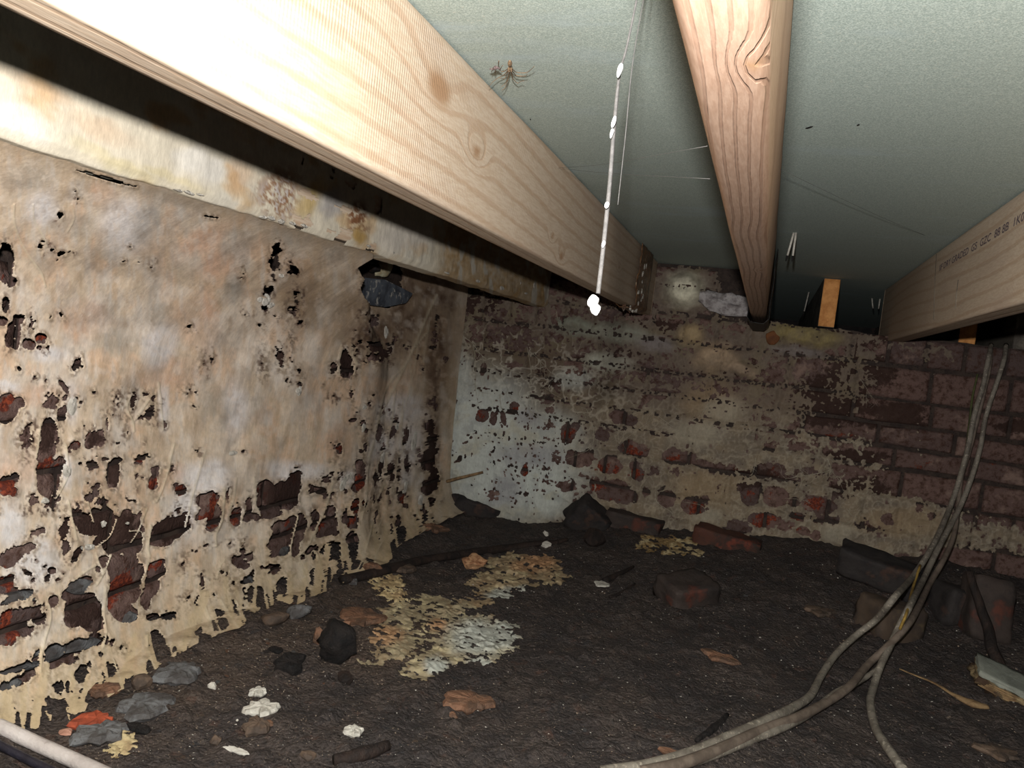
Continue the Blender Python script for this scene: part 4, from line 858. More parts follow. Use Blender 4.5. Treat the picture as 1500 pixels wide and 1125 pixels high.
col = paint(col, up * .75, lin(88, 75, 66)); col = paint(col, up * sstep(.0, .5, fbm(px / 30, py / 22, 0, 170, 3)) * .6, lin(108, 97, 76)); col = paint(col, soft(px, py, [(780, 550, 130, 60, 15)]) * sstep(.65, .95, rdg) * .55, lin(170, 162, 146)); col = paint(col, soft(px, py, [(770, 545, 120, 60, 15)]) * (1 - sstep(.5, .9, rdg)) * .6, lin(92, 78, 62))
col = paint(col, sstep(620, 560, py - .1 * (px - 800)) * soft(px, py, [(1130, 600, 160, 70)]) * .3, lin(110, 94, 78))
col = paint(col, white * .95, lin(186, 190, 182)); col = paint(col, white * sstep(.1, .5, fbm(px / 30, py / 22, 0, 171, 4)) * .45, lin(166, 156, 126)); col = paint(col, white * sstep(.1, .4, fbm(px / 14, py / 14, 0, 172, 4)) * .4, lin(142, 144, 143))
col = paint(col, soft(wx, wy, [(775, 668, 50, 18), (740, 720, 24, 24), (770, 612, 20, 12)]) * .55, lin(136, 132, 136))
for i_, c_ in ((0, (206, 200, 176)), (1, (150, 130, 98)), (2, (158, 136, 110)), (3, (146, 126, 104)), (4, (130, 130, 116)), (5, (120, 122, 108)), (6, (164, 163, 148)), (7, (132, 118, 76)), (8, (116, 108, 104)), (9, (116, 108, 104))):
    col = paint(col, soft(wx, wy, [puffs[i_][:5]]) * (.5 + .6 * np.clip(lf + .5 + .5 * hf, 0, 1)), lin(*c_))
col = paint(col, soft(wx, wy, [(1030, 715, 50, 28), (1320, 765, 60, 20), (1040, 590, 40, 30)]) * .5, lin(142, 120, 90)); col = paint(col, soft(wx, wy, [(1225, 780, 24, 14), (1035, 755, 20, 10), (1060, 600, 30, 20), (1020, 635, 40, 20)]) * .6, lin(158, 149, 130))
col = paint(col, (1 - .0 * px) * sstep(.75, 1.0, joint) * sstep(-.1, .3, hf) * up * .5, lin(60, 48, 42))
col = col * 1.25
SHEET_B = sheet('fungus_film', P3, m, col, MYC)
tag(SHEET_B, 'lacy white and tan fungal film spreading across the back brick wall', 'fungus')

def on_back(x, y, d=.012): return at(x, y, Y=YB - d)
def branch(mb, pts, w, depth, spread=1.0):
    P_ = spline([on_back(x, y, .011) for x, y in pts], 4)
    mb.tube(P_, [w, w * .85, w * .4], 5, flat=.7)
    if depth == 0: return
    for i in range(len(pts) - 1):
        for _ in range(2 if depth > 1 else 1):
            t = random.random(); x = pts[i][0] + t * (pts[i + 1][0] - pts[i][0]); y = pts[i][1] + t * (pts[i + 1][1] - pts[i][1])
            a = math.atan2(pts[i + 1][1] - pts[i][1], pts[i + 1][0] - pts[i][0]) + random.choice((-1, 1)) * random.uniform(.35, .9) * spread
            L = random.uniform(10, 24) * (1.0 if depth > 1 else .6); q = [(x, y)]
            for _k in range(3):
                a += random.uniform(-.45, .45); x += math.cos(a) * L / 3; y += math.sin(a) * L / 3; q.append((x, y))
            branch(mb, q, w * .5, depth - 1, spread)
STRANDB = mat_plain('pale_back_strand', lin(176, 168, 150), lin(150, 140, 120), 60, 0.75, 0.25, 0.002)
TREES = [
 ([(666, 474), (676, 490), (692, 503), (705, 520), (730, 535), (760, 548), (775, 560)], .0034, 2), ([(694, 505), (697, 540), (696, 565), (700, 590)], .0026, 2), ([(668, 480), (664, 510), (662, 545)], .0022, 1), ([(705, 520), (725, 540), (740, 562), (748, 585)], .0022, 2),
 ([(772, 508), (776, 530), (778, 550), (776, 575), (774, 595)], .0022, 2), ([(778, 516), (795, 532), (810, 548), (835, 556), (850, 560)], .0022, 2), ([(778, 550), (795, 565), (815, 580), (840, 590), (860, 600)], .0018, 2), ([(750, 545), (755, 560), (768, 552)], .0016, 1), ([(815, 455), (818, 470), (830, 482)], .0018, 1), ([(850, 515), (862, 520), (862, 540), (880, 555)], .0018, 2),
 ([(732, 578), (734, 596), (740, 606)], .0022, 1), ([(760, 585), (775, 600), (790, 612), (812, 616)], .0018, 2), ([(905, 625), (907, 650), (920, 640), (955, 615)], .0016, 2), ([(868, 620), (870, 645), (860, 660), (830, 672)], .0020, 1), ([(965, 610), (985, 625), (1005, 640)], .0018, 2), ([(1040, 590), (1028, 610), (1040, 640)], .0016, 2),
 ([(1212, 672), (1216, 688), (1195, 694), (1170, 698), (1150, 702)], .0026, 2), ([(1216, 688), (1228, 702), (1235, 718)], .0018, 1), ([(1195, 694), (1178, 702), (1168, 720)], .0016, 2), ([(1107, 670), (1105, 685), (1100, 700)], .0018, 1), ([(1240, 745), (1250, 760), (1245, 772)], .0020, 2), ([(1075, 755), (1085, 752), (1092, 762)], .0018, 1), ([(960, 712), (962, 735), (985, 752), (978, 765)], .0018, 1), ([(1260, 555), (1270, 570), (1275, 580)], .0016, 2), ([(925, 540), (905, 548), (890, 556)], .0016, 2), ([(1000, 735), (1030, 742), (1035, 765)], .0016, 1), ([(1150, 730), (1175, 732), (1192, 740)], .0016, 1),
]
for pts, w, dpt in TREES:
    mb = MB(); branch(mb, pts, w * .55, dpt)
    mb.build('strand', STRANDB, SHEET_B)

# flaky white plate and brown fruiting patch at the head of the back wall
p = on_back(1066, 450, .02)
tag(rock('plaster_flake', p, (.092, .012, .036), mat_plain('grey_white_plaster', lin(186, 180, 178), lin(140, 132, 130), 40, bump=.012), 3, (0, 12, 0), 4, .75), 'grey-white flaky plaster patch at the top of the back wall', 'plaster')
p = on_back(1131, 495, .008)
tag(rock('fungal_bracket', p, (.026, .008, .026), mat_plain('brown_fruit_body', lin(124, 78, 44), lin(96, 60, 36), 20), 4, (0, 0, 0), 3, .15), 'round rusty brown fungal bracket near the top of the back wall', 'fungus')

# ================================================================== FUNGUS ON THE FLOOR
def floor_patch(name, x0, x1, y0, y1, shapes, label, seed, tan, white_shapes, peach, streak=0):
    n = 300
    gx, gy = np.meshgrid(np.linspace(x0, x1, n), np.linspace(y0, y1, n))
    l2 = np.clip(fbm(gx * 30, gy * 30, 0, 21, 3), 0, 1) * 0.014 + .7 * np.clip(fbm(gx * 75, gy * 75, 0, 29, 2), 0.1, 1) * 0.008
    P_ = np.stack([gx, gy, floor_z(gx, gy) + l2 + .0028], -1)
    x, y = pix(P_)
    ax, ay = x + 6 * fbm(x / 14, y / 8, 0, seed, 3), y + 5 * fbm(x / 14, y / 8, 0, seed + 1, 3)
    s = soft(ax, ay, shapes)
    rg = 1 - 2.6 * np.abs(fbm((x + streak * y) / 16, (y - .18 * x) / 5, 0, seed + 2, 3))
    mm = (s - .80 + .55 * fbm(x / 9, (y - .15 * x) / 4.0, 0, seed + 3, 3) + .45 * fbm(x / 4, (y - .2 * x) / 2.6, 0, seed + 9, 2) + .30 * rg) * 10
    c = np.ones(P_.shape) * lin(*tan)
    k = fbm(x / 12, y / 8, 0, seed + 5, 4)
    c = paint(c, sstep(0, .5, k) * .7, lin(192, 176, 138)); c = paint(c, sstep(.05, .5, -k) * .6, lin(142, 116, 86))
    c = paint(c, soft(ax, ay, peach) * .7, lin(184, 138, 100)); c = paint(c, soft(ax, ay, white_shapes) * .9, lin(184, 186, 176))
    P_[..., 2] += .0018 * sstep(0, 6, mm)
    return tag(sheet(name, P_, mm, c, MYC, None, True), label, 'fungus')
floor_patch('fungus_mat', -.95, -.22, 1.30, 1.85, [(690, 935, 70, 42), (630, 970, 50, 24, -20), (650, 915, 40, 26, 0, .85), (580, 935, 44, 34, 0, .92), (560, 960, 40, 18, 0, .8), (720, 940, 46, 28), (640, 890, 60, 24, 0, .9), (590, 900, 40, 18, 0, .85)],
            'whitish lacy fungal mat spread over the soil left of centre', 301, (158, 144, 116), [(700, 935, 46, 28), (735, 930, 30, 24), (640, 975, 20, 12), (700, 970, 20, 10)], [(560, 930, 30, 16), (640, 915, 16, 10)])
floor_patch('fungus_mat', -.80, -.18, 1.82, 2.45, [(770, 830, 66, 28, 6), (740, 850, 50, 22), (720, 860, 44, 22, 0, .85), (690, 885, 40, 14, -10, .75), (805, 845, 36, 12, 0, .8), (690, 865, 30, 16, 0, .6)],
            'tan fan-shaped fungal mat with streaks beyond the long rotten stick', 331, (158, 138, 108), [(760, 868, 24, 8), (735, 872, 24, 8)], [(790, 820, 26, 16), (770, 830, 20, 10)], .4)
floor_patch('fungus_mat', -.38, .10, 2.45, YB, [(985, 800, 60, 16, 4, .85), (950, 795, 30, 12, 0, .8), (1030, 795, 40, 12, 0, .7)],
            'thin tan fungal mat at the foot of the back wall', 361, (142, 118, 80), [], [])
floor_patch('fungus_mat', -1.02, -.80, .85, 1.25, [(178, 1090, 24, 22, 0, 1.15)],
            'small tan fungal tuft on the soil near the pale conduit', 391, (184, 164, 124), [], [])
floor_patch('fungus_mat', -1.0, -.58, 1.45, 1.95, [(570, 862, 30, 22, 0, 1), (545, 880, 30, 12, 0, .8), (590, 880, 16, 12, 0, .8), (430, 960, 24, 16, 20, .9), (410, 955, 14, 10)],
            'tan fungal web stretched below the long rotten stick', 421, (190, 166, 124), [(515, 858, 10, 8)], [])

# ================================================================== RUBBLE, STONES, STICKS
def put(px_, py_, up=0.0):
    p = on_floor(px_, py_); p[2] += up; return p
def rubble_rock(px_, py_, w, h, mat, label, cat, name, seed, rot=(0, 0, 0), depth=None, sub=2, rough=.3, sink=.3):
    """w, h: size in photo pixels"""
    p = on_floor(px_, py_); k = np.linalg.norm(p - ORG) / F_PX
    sx, sz = w * k / 2, h * k / 2
    o = rock(name, p + np.array([0, 0, sz * (1 - sink)]), (sx, depth * k / 2 if depth else sx * .75, sz), mat, seed, rot, sub, rough)
    return tag(o, label, cat)
B = lambda *a, **k: block(*a, **k)
def loose_brick(px_, py_, half, mat, label, seed, rot, up, amp=.12):
    p = on_floor(px_, py_); p[2] += up
    return tag(block('loose_brick', p, half, mat, seed, rot, .22, amp), label, 'brick')
loose_brick(1284, 862, (.112, .05, .042), DARKBRICK, 'soot-black loose brick lying long side out at the foot of the back wall', 3, (12, 10, -8), .055)
loose_brick(1300, 925, (.07, .055, .052), mat_plain('muddy_brick', lin(84, 70, 58), lin(64, 54, 48), 14, c=lin(98, 84, 62), csc=9), 'muddy brown half brick behind the crossing cables', 5, (0, 5, 30), .03)
loose_brick(1440, 925, (.052, .05, .085), REDBRICK, 'brick standing on end at the right with a worn red face', 7, (-14, 3, 6), .065, .09)
loose_brick(1395, 900, (.05, .06, .05), DARKBRICK, 'dark loose brick just left of the upright red-faced brick', 9, (0, 8, 20), .03)
loose_brick(1005, 878, (.075, .06, .038), REDBRICK, 'reddish loose brick lying flat on the soil at the centre', 11, (10, -6, 40), .022, .14)
loose_brick(860, 772, (.07, .05, .062), DARKBRICK, 'dark tilted loose brick against the back wall', 13, (20, 35, 20), .03, .16)
loose_brick(928, 775, (.10, .045, .036), REDBRICK, 'low red-edged loose brick at the foot of the back wall right of the tilted one', 15, (0, 4, -4), .018, .16)
loose_brick(1065, 800, (.11, .045, .036), mat_plain('red_brick_worn', lin(86, 54, 43), lin(56, 45, 40), 12, c=lin(112, 58, 44), csc=10), 'soil-topped red loose brick at the foot of the back wall', 17, (4, 5, -6), .012, .16)
loose_brick(700, 752, (.09, .06, .034), DARKBRICK, 'dark loose brick half buried in the left back corner', 19, (0, 12, 12), .02, .16)
loose_brick(655, 742, (.05, .05, .034), DARKBRICK, 'dark broken brick tucked into the left back corner', 21, (0, 0, 30), .03, .2)
R_ = rubble_rock
def flake(px_, py_, w, h, mat, label, cat, name, seed, thick=.004, ang=0, tilt=(0, 0)):
    """flat ragged chip lying on the soil; w and h in photo pixels"""
    p = on_floor(px_, py_); k = np.linalg.norm(p - ORG) / F_PX; fore = max(.35, (ZC - p[2]) / np.linalg.norm(p - ORG))
    r0 = np.random.default_rng(seed); n = 22; th = np.linspace(0, 2 * math.pi, n, endpoint=False)
    r = 1 + .34 * fbm(np.cos(th) * 1.6 + seed, np.sin(th) * 1.6, 0, seed, 3) * 2 + r0.uniform(-.1, .1, n)
    ring = np.stack([r * np.cos(th) * w * k / 2, r * np.sin(th) * h * k / 2 / fore], -1)
    V, Fs = [], []
    for f, z in ((.86, 0), (1.0, thick * .4), (.9, thick), (.5, thick * 1.15)):
        for q in ring: V.append((q[0] * f, q[1] * f, z + r0.uniform(-.15, .15) * thick))
    V.append((0, 0, thick * 1.1))
    for L_ in range(3):
        for i in range(n): Fs.append((L_ * n + i, L_ * n + (i + 1) % n, (L_ + 1) * n + (i + 1) % n, (L_ + 1) * n + i))
    for i in range(n): Fs.append((3 * n + i, 3 * n + (i + 1) % n, 4 * n))
    o = MB().add(np.array(V) @ rotm(tilt[0], tilt[1], ang).T, Fs).build(name, mat, smooth=False)
    o.location = p + np.array([0, 0, .004 + abs(math.sin(math.radians(tilt[0]))) * h * k / 4]); return tag(o, label, cat)
R_(868, 800, 36, 30, DARKWOOD, 'dark brown lump on the soil in front of the tilted brick', 'rubble', 'stone', 31)
R_(493, 968, 58, 62, BLACK, 'black charred lump beside the orange brick chip', 'rubble', 'charred_lump', 33, (0, 20, 15), None, 3, .35, .1)
R_(466, 945, 15, 32, CLAY, 'orange brick chip leaning on the black lump', 'rubble', 'brick_chip', 35, (0, 10, 0))
flake(424, 980, 34, 18, BLACK, 'flat black chip left of the charred lump', 'rubble', 'charred_chip', 37, thick=0.014, ang=-25, tilt=(10, 20))
R_(404, 956, 22, 9, BLACK, 'small black chip near the hem of the fungus sheet', 'rubble', 'charred_chip', 39)
R_(505, 1000, 28, 18, DARKWOOD, 'dark brown crumbling chip below the charred lump', 'rubble', 'wood_chip', 41)
flake(528, 914, 62, 24, CLAY, 'flat brown clay slab right of the black lump', 'rubble', 'clay_lump', 43, thick=0.012)
flake(690, 1036, 64, 24, CLAY, 'large flat orange clay lump in the foreground', 'rubble', 'clay_lump', 45, thick=0.012)
R_(662, 1052, 18, 10, CLAY, 'small clay crumb beside the large orange lump', 'rubble', 'clay_lump', 47)
R_(693, 832, 38, 22, mat_plain('peach_fungus_lump', lin(190, 148, 110), lin(150, 104, 74), 60), 'peach-coloured fungal lump against the long stick', 'fungus', 'fungal_lump', 49, (0, 0, 0), None, 4, .7)
flake(385, 1046, 48, 15, WHITE, 'largest white mortar flake on the soil at the left', 'mortar', 'mortar_flake', 51, thick=0.01, ang=-8, tilt=(6, -8))
flake(378, 1020, 22, 10, WHITE, 'small white mortar flake above the largest one', 'mortar', 'mortar_flake', 53, thick=0.008)
flake(518, 1078, 26, 10, WHITE, 'crumbly white mortar flake at the bottom centre', 'mortar', 'mortar_flake', 55, thick=0.008)
flake(345, 1105, 32, 5, WHITE, 'thin white mortar sliver at the bottom left', 'mortar', 'mortar_flake', 57, thick=0.004)
R_(348, 1058, 8, 6, WHITE, 'tiny white crumb below the largest mortar flake', 'mortar', 'mortar_flake', 59)
R_(800, 785, 12, 6, WHITE, 'tiny white sliver on the dark soil behind the stick', 'mortar', 'mortar_flake', 61, (0, 40, 0))
flake(880, 858, 22, 9, WHITE, 'pale flake on the dark soil left of the central brick', 'mortar', 'mortar_flake', 63, thick=0.005)
R_(666, 752, 12, 8, WHITE, 'white crumb in front of the corner bricks', 'mortar', 'mortar_flake', 65)
flake(263, 995, 50, 26, GREYSTONE, 'grey lime lump at the hem of the fungus sheet', 'rubble', 'stone', 67, thick=0.014, ang=10)
flake(205, 1045, 66, 26, GREYSTONE, 'long grey lime lump on the soil at the left', 'rubble', 'stone', 69, thick=0.014, ang=35)
flake(150, 1083, 60, 24, GREYSTONE, 'grey stone close to the pale conduit', 'rubble', 'stone', 71, thick=0.014, ang=30)
flake(140, 1066, 46, 20, mat_plain('bright_brick_chip', lin(176, 84, 56), lin(136, 66, 48), 24), 'bright orange-red brick chip at the far left', 'rubble', 'brick_chip', 73, thick=0.012, ang=20)
R_(96, 1076, 18, 9, mat_plain('pink_chip', lin(196, 150, 128), lin(170, 124, 104), 24), 'small pink brick chip near the pale conduit', 'rubble', 'brick_chip', 75)
flake(150, 1020, 36, 18, CLAY, 'brown clay shard under the fungus hem', 'rubble', 'clay_lump', 77, thick=0.01, ang=25)
R_(205, 1008, 30, 22, BROWNSTONE, 'brown stone under the fungus hem', 'rubble', 'stone', 79)
flake(377, 1074, 36, 16, BROWNSTONE, 'tan stone below the largest white flake', 'rubble', 'stone', 81, thick=0.014)
R_(395, 1064, 18, 9, CLAY, 'orange crumb on the tan stone', 'rubble', 'clay_lump', 83)
R_(315, 1092, 16, 16, BROWNSTONE, 'wedge-shaped brown stone at the lower left', 'rubble', 'stone', 85)
R_(310, 1012, 14, 14, WHITE, 'pale square crumb in front of the fungus hem', 'rubble', 'stone', 87)
R_(452, 1112, 22, 12, BROWNSTONE, 'rounded brown stone at the bottom edge', 'rubble', 'stone', 89)
flake(200, 1074, 30, 8, BLACK, 'thin black chip on the grey stones', 'rubble', 'charred_chip', 91, thick=0.008)
R_(435, 905, 36, 22, GREYSTONE, 'grey lime lump above the charred lump', 'rubble', 'stone', 93, (0, -30, 20), None, 3)
R_(400, 915, 40, 20, BROWNSTONE, 'dusty stone at the foot of the left wall', 'rubble', 'stone', 95, (0, -20, 0), None, 3)
R_(515, 856, 18, 14, GREYSTONE, 'grey-white tuft at the near end of the long stick', 'rubble', 'stone', 97)
R_(798, 802, 18, 12, WHITE, 'white fungal knob on the far end of the long stick', 'fungus', 'fungal_lump', 99)
flake(590, 838, 34, 12, BROWNSTONE, 'flat tan stone behind the long stick', 'rubble', 'stone', 101, thick=0.012)
R_(545, 842, 30, 20, CLAY, 'reddish stone at the foot of the left wall behind the stick', 'rubble', 'stone', 103)
flake(635, 778, 40, 14, CLAY, 'reddish flat stone near the left back corner', 'rubble', 'stone', 105, thick=0.014)
flake(1055, 968, 50, 12, CLAY, 'low tan clay lump on the dark soil', 'rubble', 'clay_lump', 107, thick=0.008)
flake(1200, 900, 40, 14, BROWNSTONE, 'brownish slab on the soil left of the cables', 'rubble', 'stone', 109, thick=0.01)
flake(1460, 1108, 44, 12, BROWNSTONE, 'brownish chip at the lower right', 'rubble', 'stone', 111, thick=0.008)
R_(985, 1108, 40, 8, CLAY, 'tan crumb beside the cables at the bottom', 'rubble', 'clay_lump', 113, (0, 10, 0))
# small pebbles scattered on the soil, mostly below the fungus sheet
PEB = []
for _ in range(95):
    if rng.random() < .72:
        x = rng.uniform(150, 620); y = 1010 - .33 * (x - 200) + rng.normal(20, 40)
    else:
        x = rng.uniform(420, 1480); y = rng.uniform(850, 1110)
    if y < 800 or y > 1120: continue
    if x > 640 and y < 870: continue
    PEB.append((x, y, rng.uniform(4, 13)))
protos = [rock('pebble', (0, 0, 0), (1, .8, .6), mt, 200 + i, (0, 0, 0), 1, .4) for i, mt in enumerate((BROWNSTONE, CLAY, GREYSTONE, BROWNSTONE, SOIL))]
words = {0: 'brown', 1: 'orange', 2: 'grey', 3: 'brown', 4: 'dark'}
MARKS = [('black charred lump', 493, 968), ('largest white mortar flake', 385, 1046), ('large orange clay lump', 690, 1036), ('long grey lime lump', 205, 1045), ('pale conduit', 70, 1098), ('brown clay slab', 528, 914),
         ('peach fungal lump', 693, 832), ('central loose brick', 1005, 878), ('crossing of the cables', 1302, 948), ('board fragment', 1470, 998), ('curved pale splinter', 1400, 1024), ('black twig', 1045, 1072), ('white bottom-centre flake', 518, 1078), ('foot of the left wall', 400, 900), ('lower left cable loop', 1160, 1045), ('brown slab left of the cables', 1200, 900)]
info = []
for i, (x, y, w) in enumerate(PEB):
    n = min(MARKS, key=lambda q: math.hypot(q[1] - x, (q[2] - y) * 1.6)); dx, dy = x - n[1], (y - n[2]) * 1.6
    side = ('right' if dx > 0 else 'left') if abs(dx) > abs(dy) else ('near' if dy > 0 else 'far')
    info.append((words[i % 5], n[0], side, math.hypot(dx, dy)))
ORD = ['nearest', 'second nearest', 'third nearest', 'fourth nearest', 'fifth nearest', 'sixth nearest', 'seventh nearest', 'eighth nearest', 'ninth nearest', 'tenth nearest', 'eleventh nearest', 'twelfth nearest']
for i, (x, y, w) in enumerate(PEB):
    k = i % 5; src = protos[k]
    o = src if i < 5 else src.copy()
    if i >= 5: C.objects.link(o)
    p = on_floor(x, y); s = .75 * w * np.linalg.norm(p - ORG) / F_PX / 2
    o.location = p + np.array([0, 0, s * .35]); o.scale = (s, s, s); o.rotation_euler = (0, 0, rng.uniform(0, 6))
    c_, n_, sd, ds = info[i]
    rank = sum(1 for q in info if q[:3] == (c_, n_, sd) and q[3] < ds)
    tag(o, '%s pebble %s the %s on its %s side' % (c_, ORD[rank] if rank < 12 else 'far from', n_, sd), 'pebble', 'pebbles scattered on the soil')
# fine crumbs nobody could count
mb = MB()
for _ in range(5200):
    u = rng.random()
    if u < .5: x = rng.uniform(100, 700); y = 1010 - .33 * (x - 200) + rng.normal(30, 55)
    else: x = rng.uniform(350, 1495); y = rng.uniform(830, 1122)
    if y < 790 or y > 1124: continue
    p = on_floor(x, y); s = rng.uniform(.5, 1.5) * np.linalg.norm(p - ORG) / F_PX
    a = rng.normal(size=(4, 3)); a /= np.linalg.norm(a, axis=1, keepdims=True)
    mb.add(p + a * s * np.array([1.3, 1, .8]) + [0, 0, .004], [(0, 1, 2), (0, 2, 3), (0, 3, 1), (1, 3, 2)])
tag(mb.build('soil_crumbs', mat_plain('pale_crumb', lin(150, 134, 116), lin(96, 82, 70), 60), smooth=False), 'pale crumbs of grit strewn over the damp soil', 'grit', kind='stuff')

mb = MB()  # white bits that imitate specular sparkle on the damp soil by colour
for _ in range(1100):
    x, y = rng.uniform(150, 1495), rng.uniform(800, 1122)
    if y < 1010 - .33 * (x - 200) - 20 and x < 640: continue
    p = on_floor(x, y); s = rng.uniform(.5, 1.25) * np.linalg.norm(p - ORG) / F_PX
    a = rng.normal(size=(4, 3)); a /= np.linalg.norm(a, axis=1, keepdims=True)
    mb.add(p + a * s * np.array([1.5, 1, .6]) + [0, 0, .008], [(0, 1, 2), (0, 2, 3), (0, 3, 1), (1, 3, 2)])
tag(mb.build('sparkle_specks', WHITE, smooth=False), 'white specks added as sparkle over the damp soil', 'grit', kind='stuff')

def stick(name, pts, r, mat, label, cat, lift=.01, flat=1.0, sides=8, raw=False):
    q = [np.asarray(p) if raw else on_floor(*p) + np.array([0, 0, lift]) for p in pts]
    P_ = spline(q, 6)
    P_ = P_ + np.stack([fbm(np.arange(len(P_)) / 4.0, 0 * P_[:, 0], 0, s, 2) for s in (1, 2, 3)], -1) * np.mean(r) * .35
    return tag(MB().tube(P_, r, sides, True, flat).build(name, mat), label, cat)
stick('rotten_stick', [(502, 858), (560, 843), (620, 828), (680, 818), (740, 808), (800, 800), (830, 796)], [.016, .02, .017, .02, .014, .008], DARKWOOD, 'long rotten black stick lying across the soil', 'stick', .014, .7)
stick('rotten_stick', [(885, 855), (905, 845), (928, 834)], [.01, .008, .004], DARKWOOD, 'short dark stick left of the central loose brick', 'stick', .008)
stick('rotten_stick', [(893, 878), (912, 870), (930, 858)], [.004, .005, .003], DARKWOOD, 'thin dark twig left of the central loose brick', 'stick', .006)
stick('rotten_stick', [(490, 1122), (530, 1112), (570, 1100)], [.009, .012, .008], DARKWOOD, 'dark stick poking in at the bottom edge', 'stick', .008)
stick('rotten_stick', [(1020, 1090), (1045, 1072), (1066, 1052)], [.004, .008, .004], BLACK, 'black twig left of the cables', 'stick', .006)
cq = [at(630, 712, Y=YB - .06), at(670, 701, Y=YB - .055), at(708, 692, Y=YB - .03)]
stick('wood_splinter', cq, [.007, .006, .005], PALEWOOD, 'pale wooden splinter propped across the left back corner', 'stick', raw=True)
ub = on_floor(1440, 925)
cq = [at(1421, 838, Y=ub[1] - .075), at(1440, 900, Y=ub[1] - .10), at(1455, 950, Y=ub[1] - .16), on_floor(1466, 985) + [0, 0, .01]]
stick('rotten_stick', cq, [.009, .012, .014, .016], DARKWOOD, 'dark rotten stake leaning on the upright red-faced brick', 'stick', raw=True, flat=.6)
stick('wood_splinter', [(1318, 985), (1360, 1002), (1395, 1022), (1425, 1036), (1448, 1040)], [.003, .004, .006, .016, .008], PALEWOOD, 'curved pale splinter with a broad end at the lower right', 'stick', .008, .5)
# broken board, painted grey-green on top, with a flaking split edge
p = on_floor(1468, 1012)
board = tag(bpy.data.objects.new('board_fragment', None), 'broken grey-topped board fragment with pale splintered edge at the lower right', 'board')
C.objects.link(board); board.location = p + np.array([0, 0, .022]); board.rotation_euler = (math.radians(8), math.radians(16), math.radians(-6))
o = block('board_top', (0, 0, .012), (.062, .055, .006), mat_plain('grey_green_paint', lin(150, 152, 140), lin(128, 130, 120), 20), 4, (0, 0, 0), .3, .3, parent=board)
o = block('board_core', (0, -.004, -.006), (.060, .056, .012), mat_plain('split_wood_edge', lin(70, 52, 38), lin(160, 140, 104), 40, stretch=(.3, 1, 1)), 6, (0, 0, 0), .3, .9, parent=board)
for i in range(5):
    P_ = spline([(-.055 + .004 * i, -.058 - .002 * i, -.012 + .004 * i), (0, -.062 + random.uniform(-.004, .004), -.012 + .004 * i), (.055, -.056, -.013 + .004 * i)], 5)
    MB().tube(P_, [.0015, .003, .0015], 5).build('splinter', PALEWOOD, board)

# ================================================================== CABLES
def depth_path(pts):
    """(px, py, height above the floor in metres) or (px, py, None, y)"""
    out = []
    for p in pts:
        if len(p) == 4: out.append(at(p[0], p[1], Y=p[3]))
        else:
            h = p[2]; z = ZC - .6
            for _ in range(12):
                q = at(p[0], p[1], Z=z); z = .5 * z + .5 * (float(floor_z(q[0], q[1])) + h)
            out.append(q)
    return out
def cable(name, pts, r, mat, label, sides=10, flat=1.0, sheath=None):
    P_ = spline(depth_path(pts), 7)
    root = tag(MB().tube(P_, r, sides, True, flat).build(name, mat), label, 'cable')
    return root
G_ = 'cables hanging from the back wall'
cable('cable', [(1452, 505, None, 2.84), (1448, 525, None, 2.78), (1440, 565, None, 2.76), (1428, 605, None, 2.75), (1418, 655, None, 2.74), (1406, 700, None, 2.72), (1391, 745, None, 2.69), (1366, 800, None, 2.50), (1337, 845, None, 2.36), (1312, 873, .19), (1284, 907, .11), (1255, 930, .06), (1226, 957, .04), (1204, 988, .025), (1188, 1018, .02), (1166, 1034, .02), (1130, 1052, .018), (1080, 1074, .016), (1020, 1100, .016), (950, 1121, .016), (880, 1132, .015)],
      [.007, .008, .008, .008, .008, .0095, .0105], CABLE, 'outermost left grey cable of the bundle, looping to the bottom edge')
cable('cable', [(1474, 505, None, 2.84), (1470, 530, None, 2.77), (1457, 570, None, 2.75), (1444, 610, None, 2.74), (1436, 655, None, 2.73), (1423, 700, None, 2.71), (1405, 745, None, 2.68), (1376, 800, None, 2.53), (1352, 850, None, 2.38), (1334, 885, .15), (1316, 920, .10), (1302, 950, .07), (1290, 975, .045), (1280, 1005, .02), (1275, 1030, .016), (1282, 1065, .014), (1298, 1092, .014), (1325, 1130, .014)],
      [.007, .007, .008, .008, .008, .0085, .009], CABLE, 'grey cable of the bundle that drops to the lower right bottom edge')
cable('cable', [(1452, 505, None, 2.84), (1450, 535, None, 2.78), (1440, 580, None, 2.77), (1430, 620, None, 2.76), (1420, 660, None, 2.75), (1408, 700, None, 2.73), (1404, 740, None, 2.70), (1397, 785, None, 2.60), (1382, 820, None, 2.50), (1362, 855, None, 2.40), (1335, 908, .11), (1302, 945, .075), (1272, 973, .045), (1245, 1005, .03), (1212, 1028, .022), (1170, 1050, .022), (1120, 1068, .018), (1060, 1095, .016), (1000, 1118, .016), (940, 1132, .016)],
      [.006, .007, .007, .008, .0085, .0095, .0105], CABLEBROWN, 'brownish cable of the bundle crossing over the others near the floor')
cable('cable', [(1292, 975, .04), (1262, 996, .03), (1225, 1015, .02), (1190, 1042, .018), (1150, 1064, .012), (1105, 1082, .012), (1050, 1104, .012), (990, 1124, .012)],
      [.005, .007, .008, .008, .008], CABLE, 'grey cable with crusty broken sheath lying beside the loop')
cable('wire', [(1432, 548, None, 2.79), (1424, 585, None, 2.785), (1419, 630, None, 2.78), (1412, 680, None, 2.765), (1400, 725, None, 2.74), (1384, 765, None, 2.66), (1362, 805, None, 2.55)], [.003, .004, .004, .004], CABLEGREEN, 'thin green wire beside the hanging cables', 6)
cable('wire', [(1348, 828, None, 2.40), (1337, 862, None, 2.30), (1329, 895, .15), (1318, 922, .11)], [.0035, .0035], CABLEYELLOW, 'short thin yellow wire among the cables', 6)
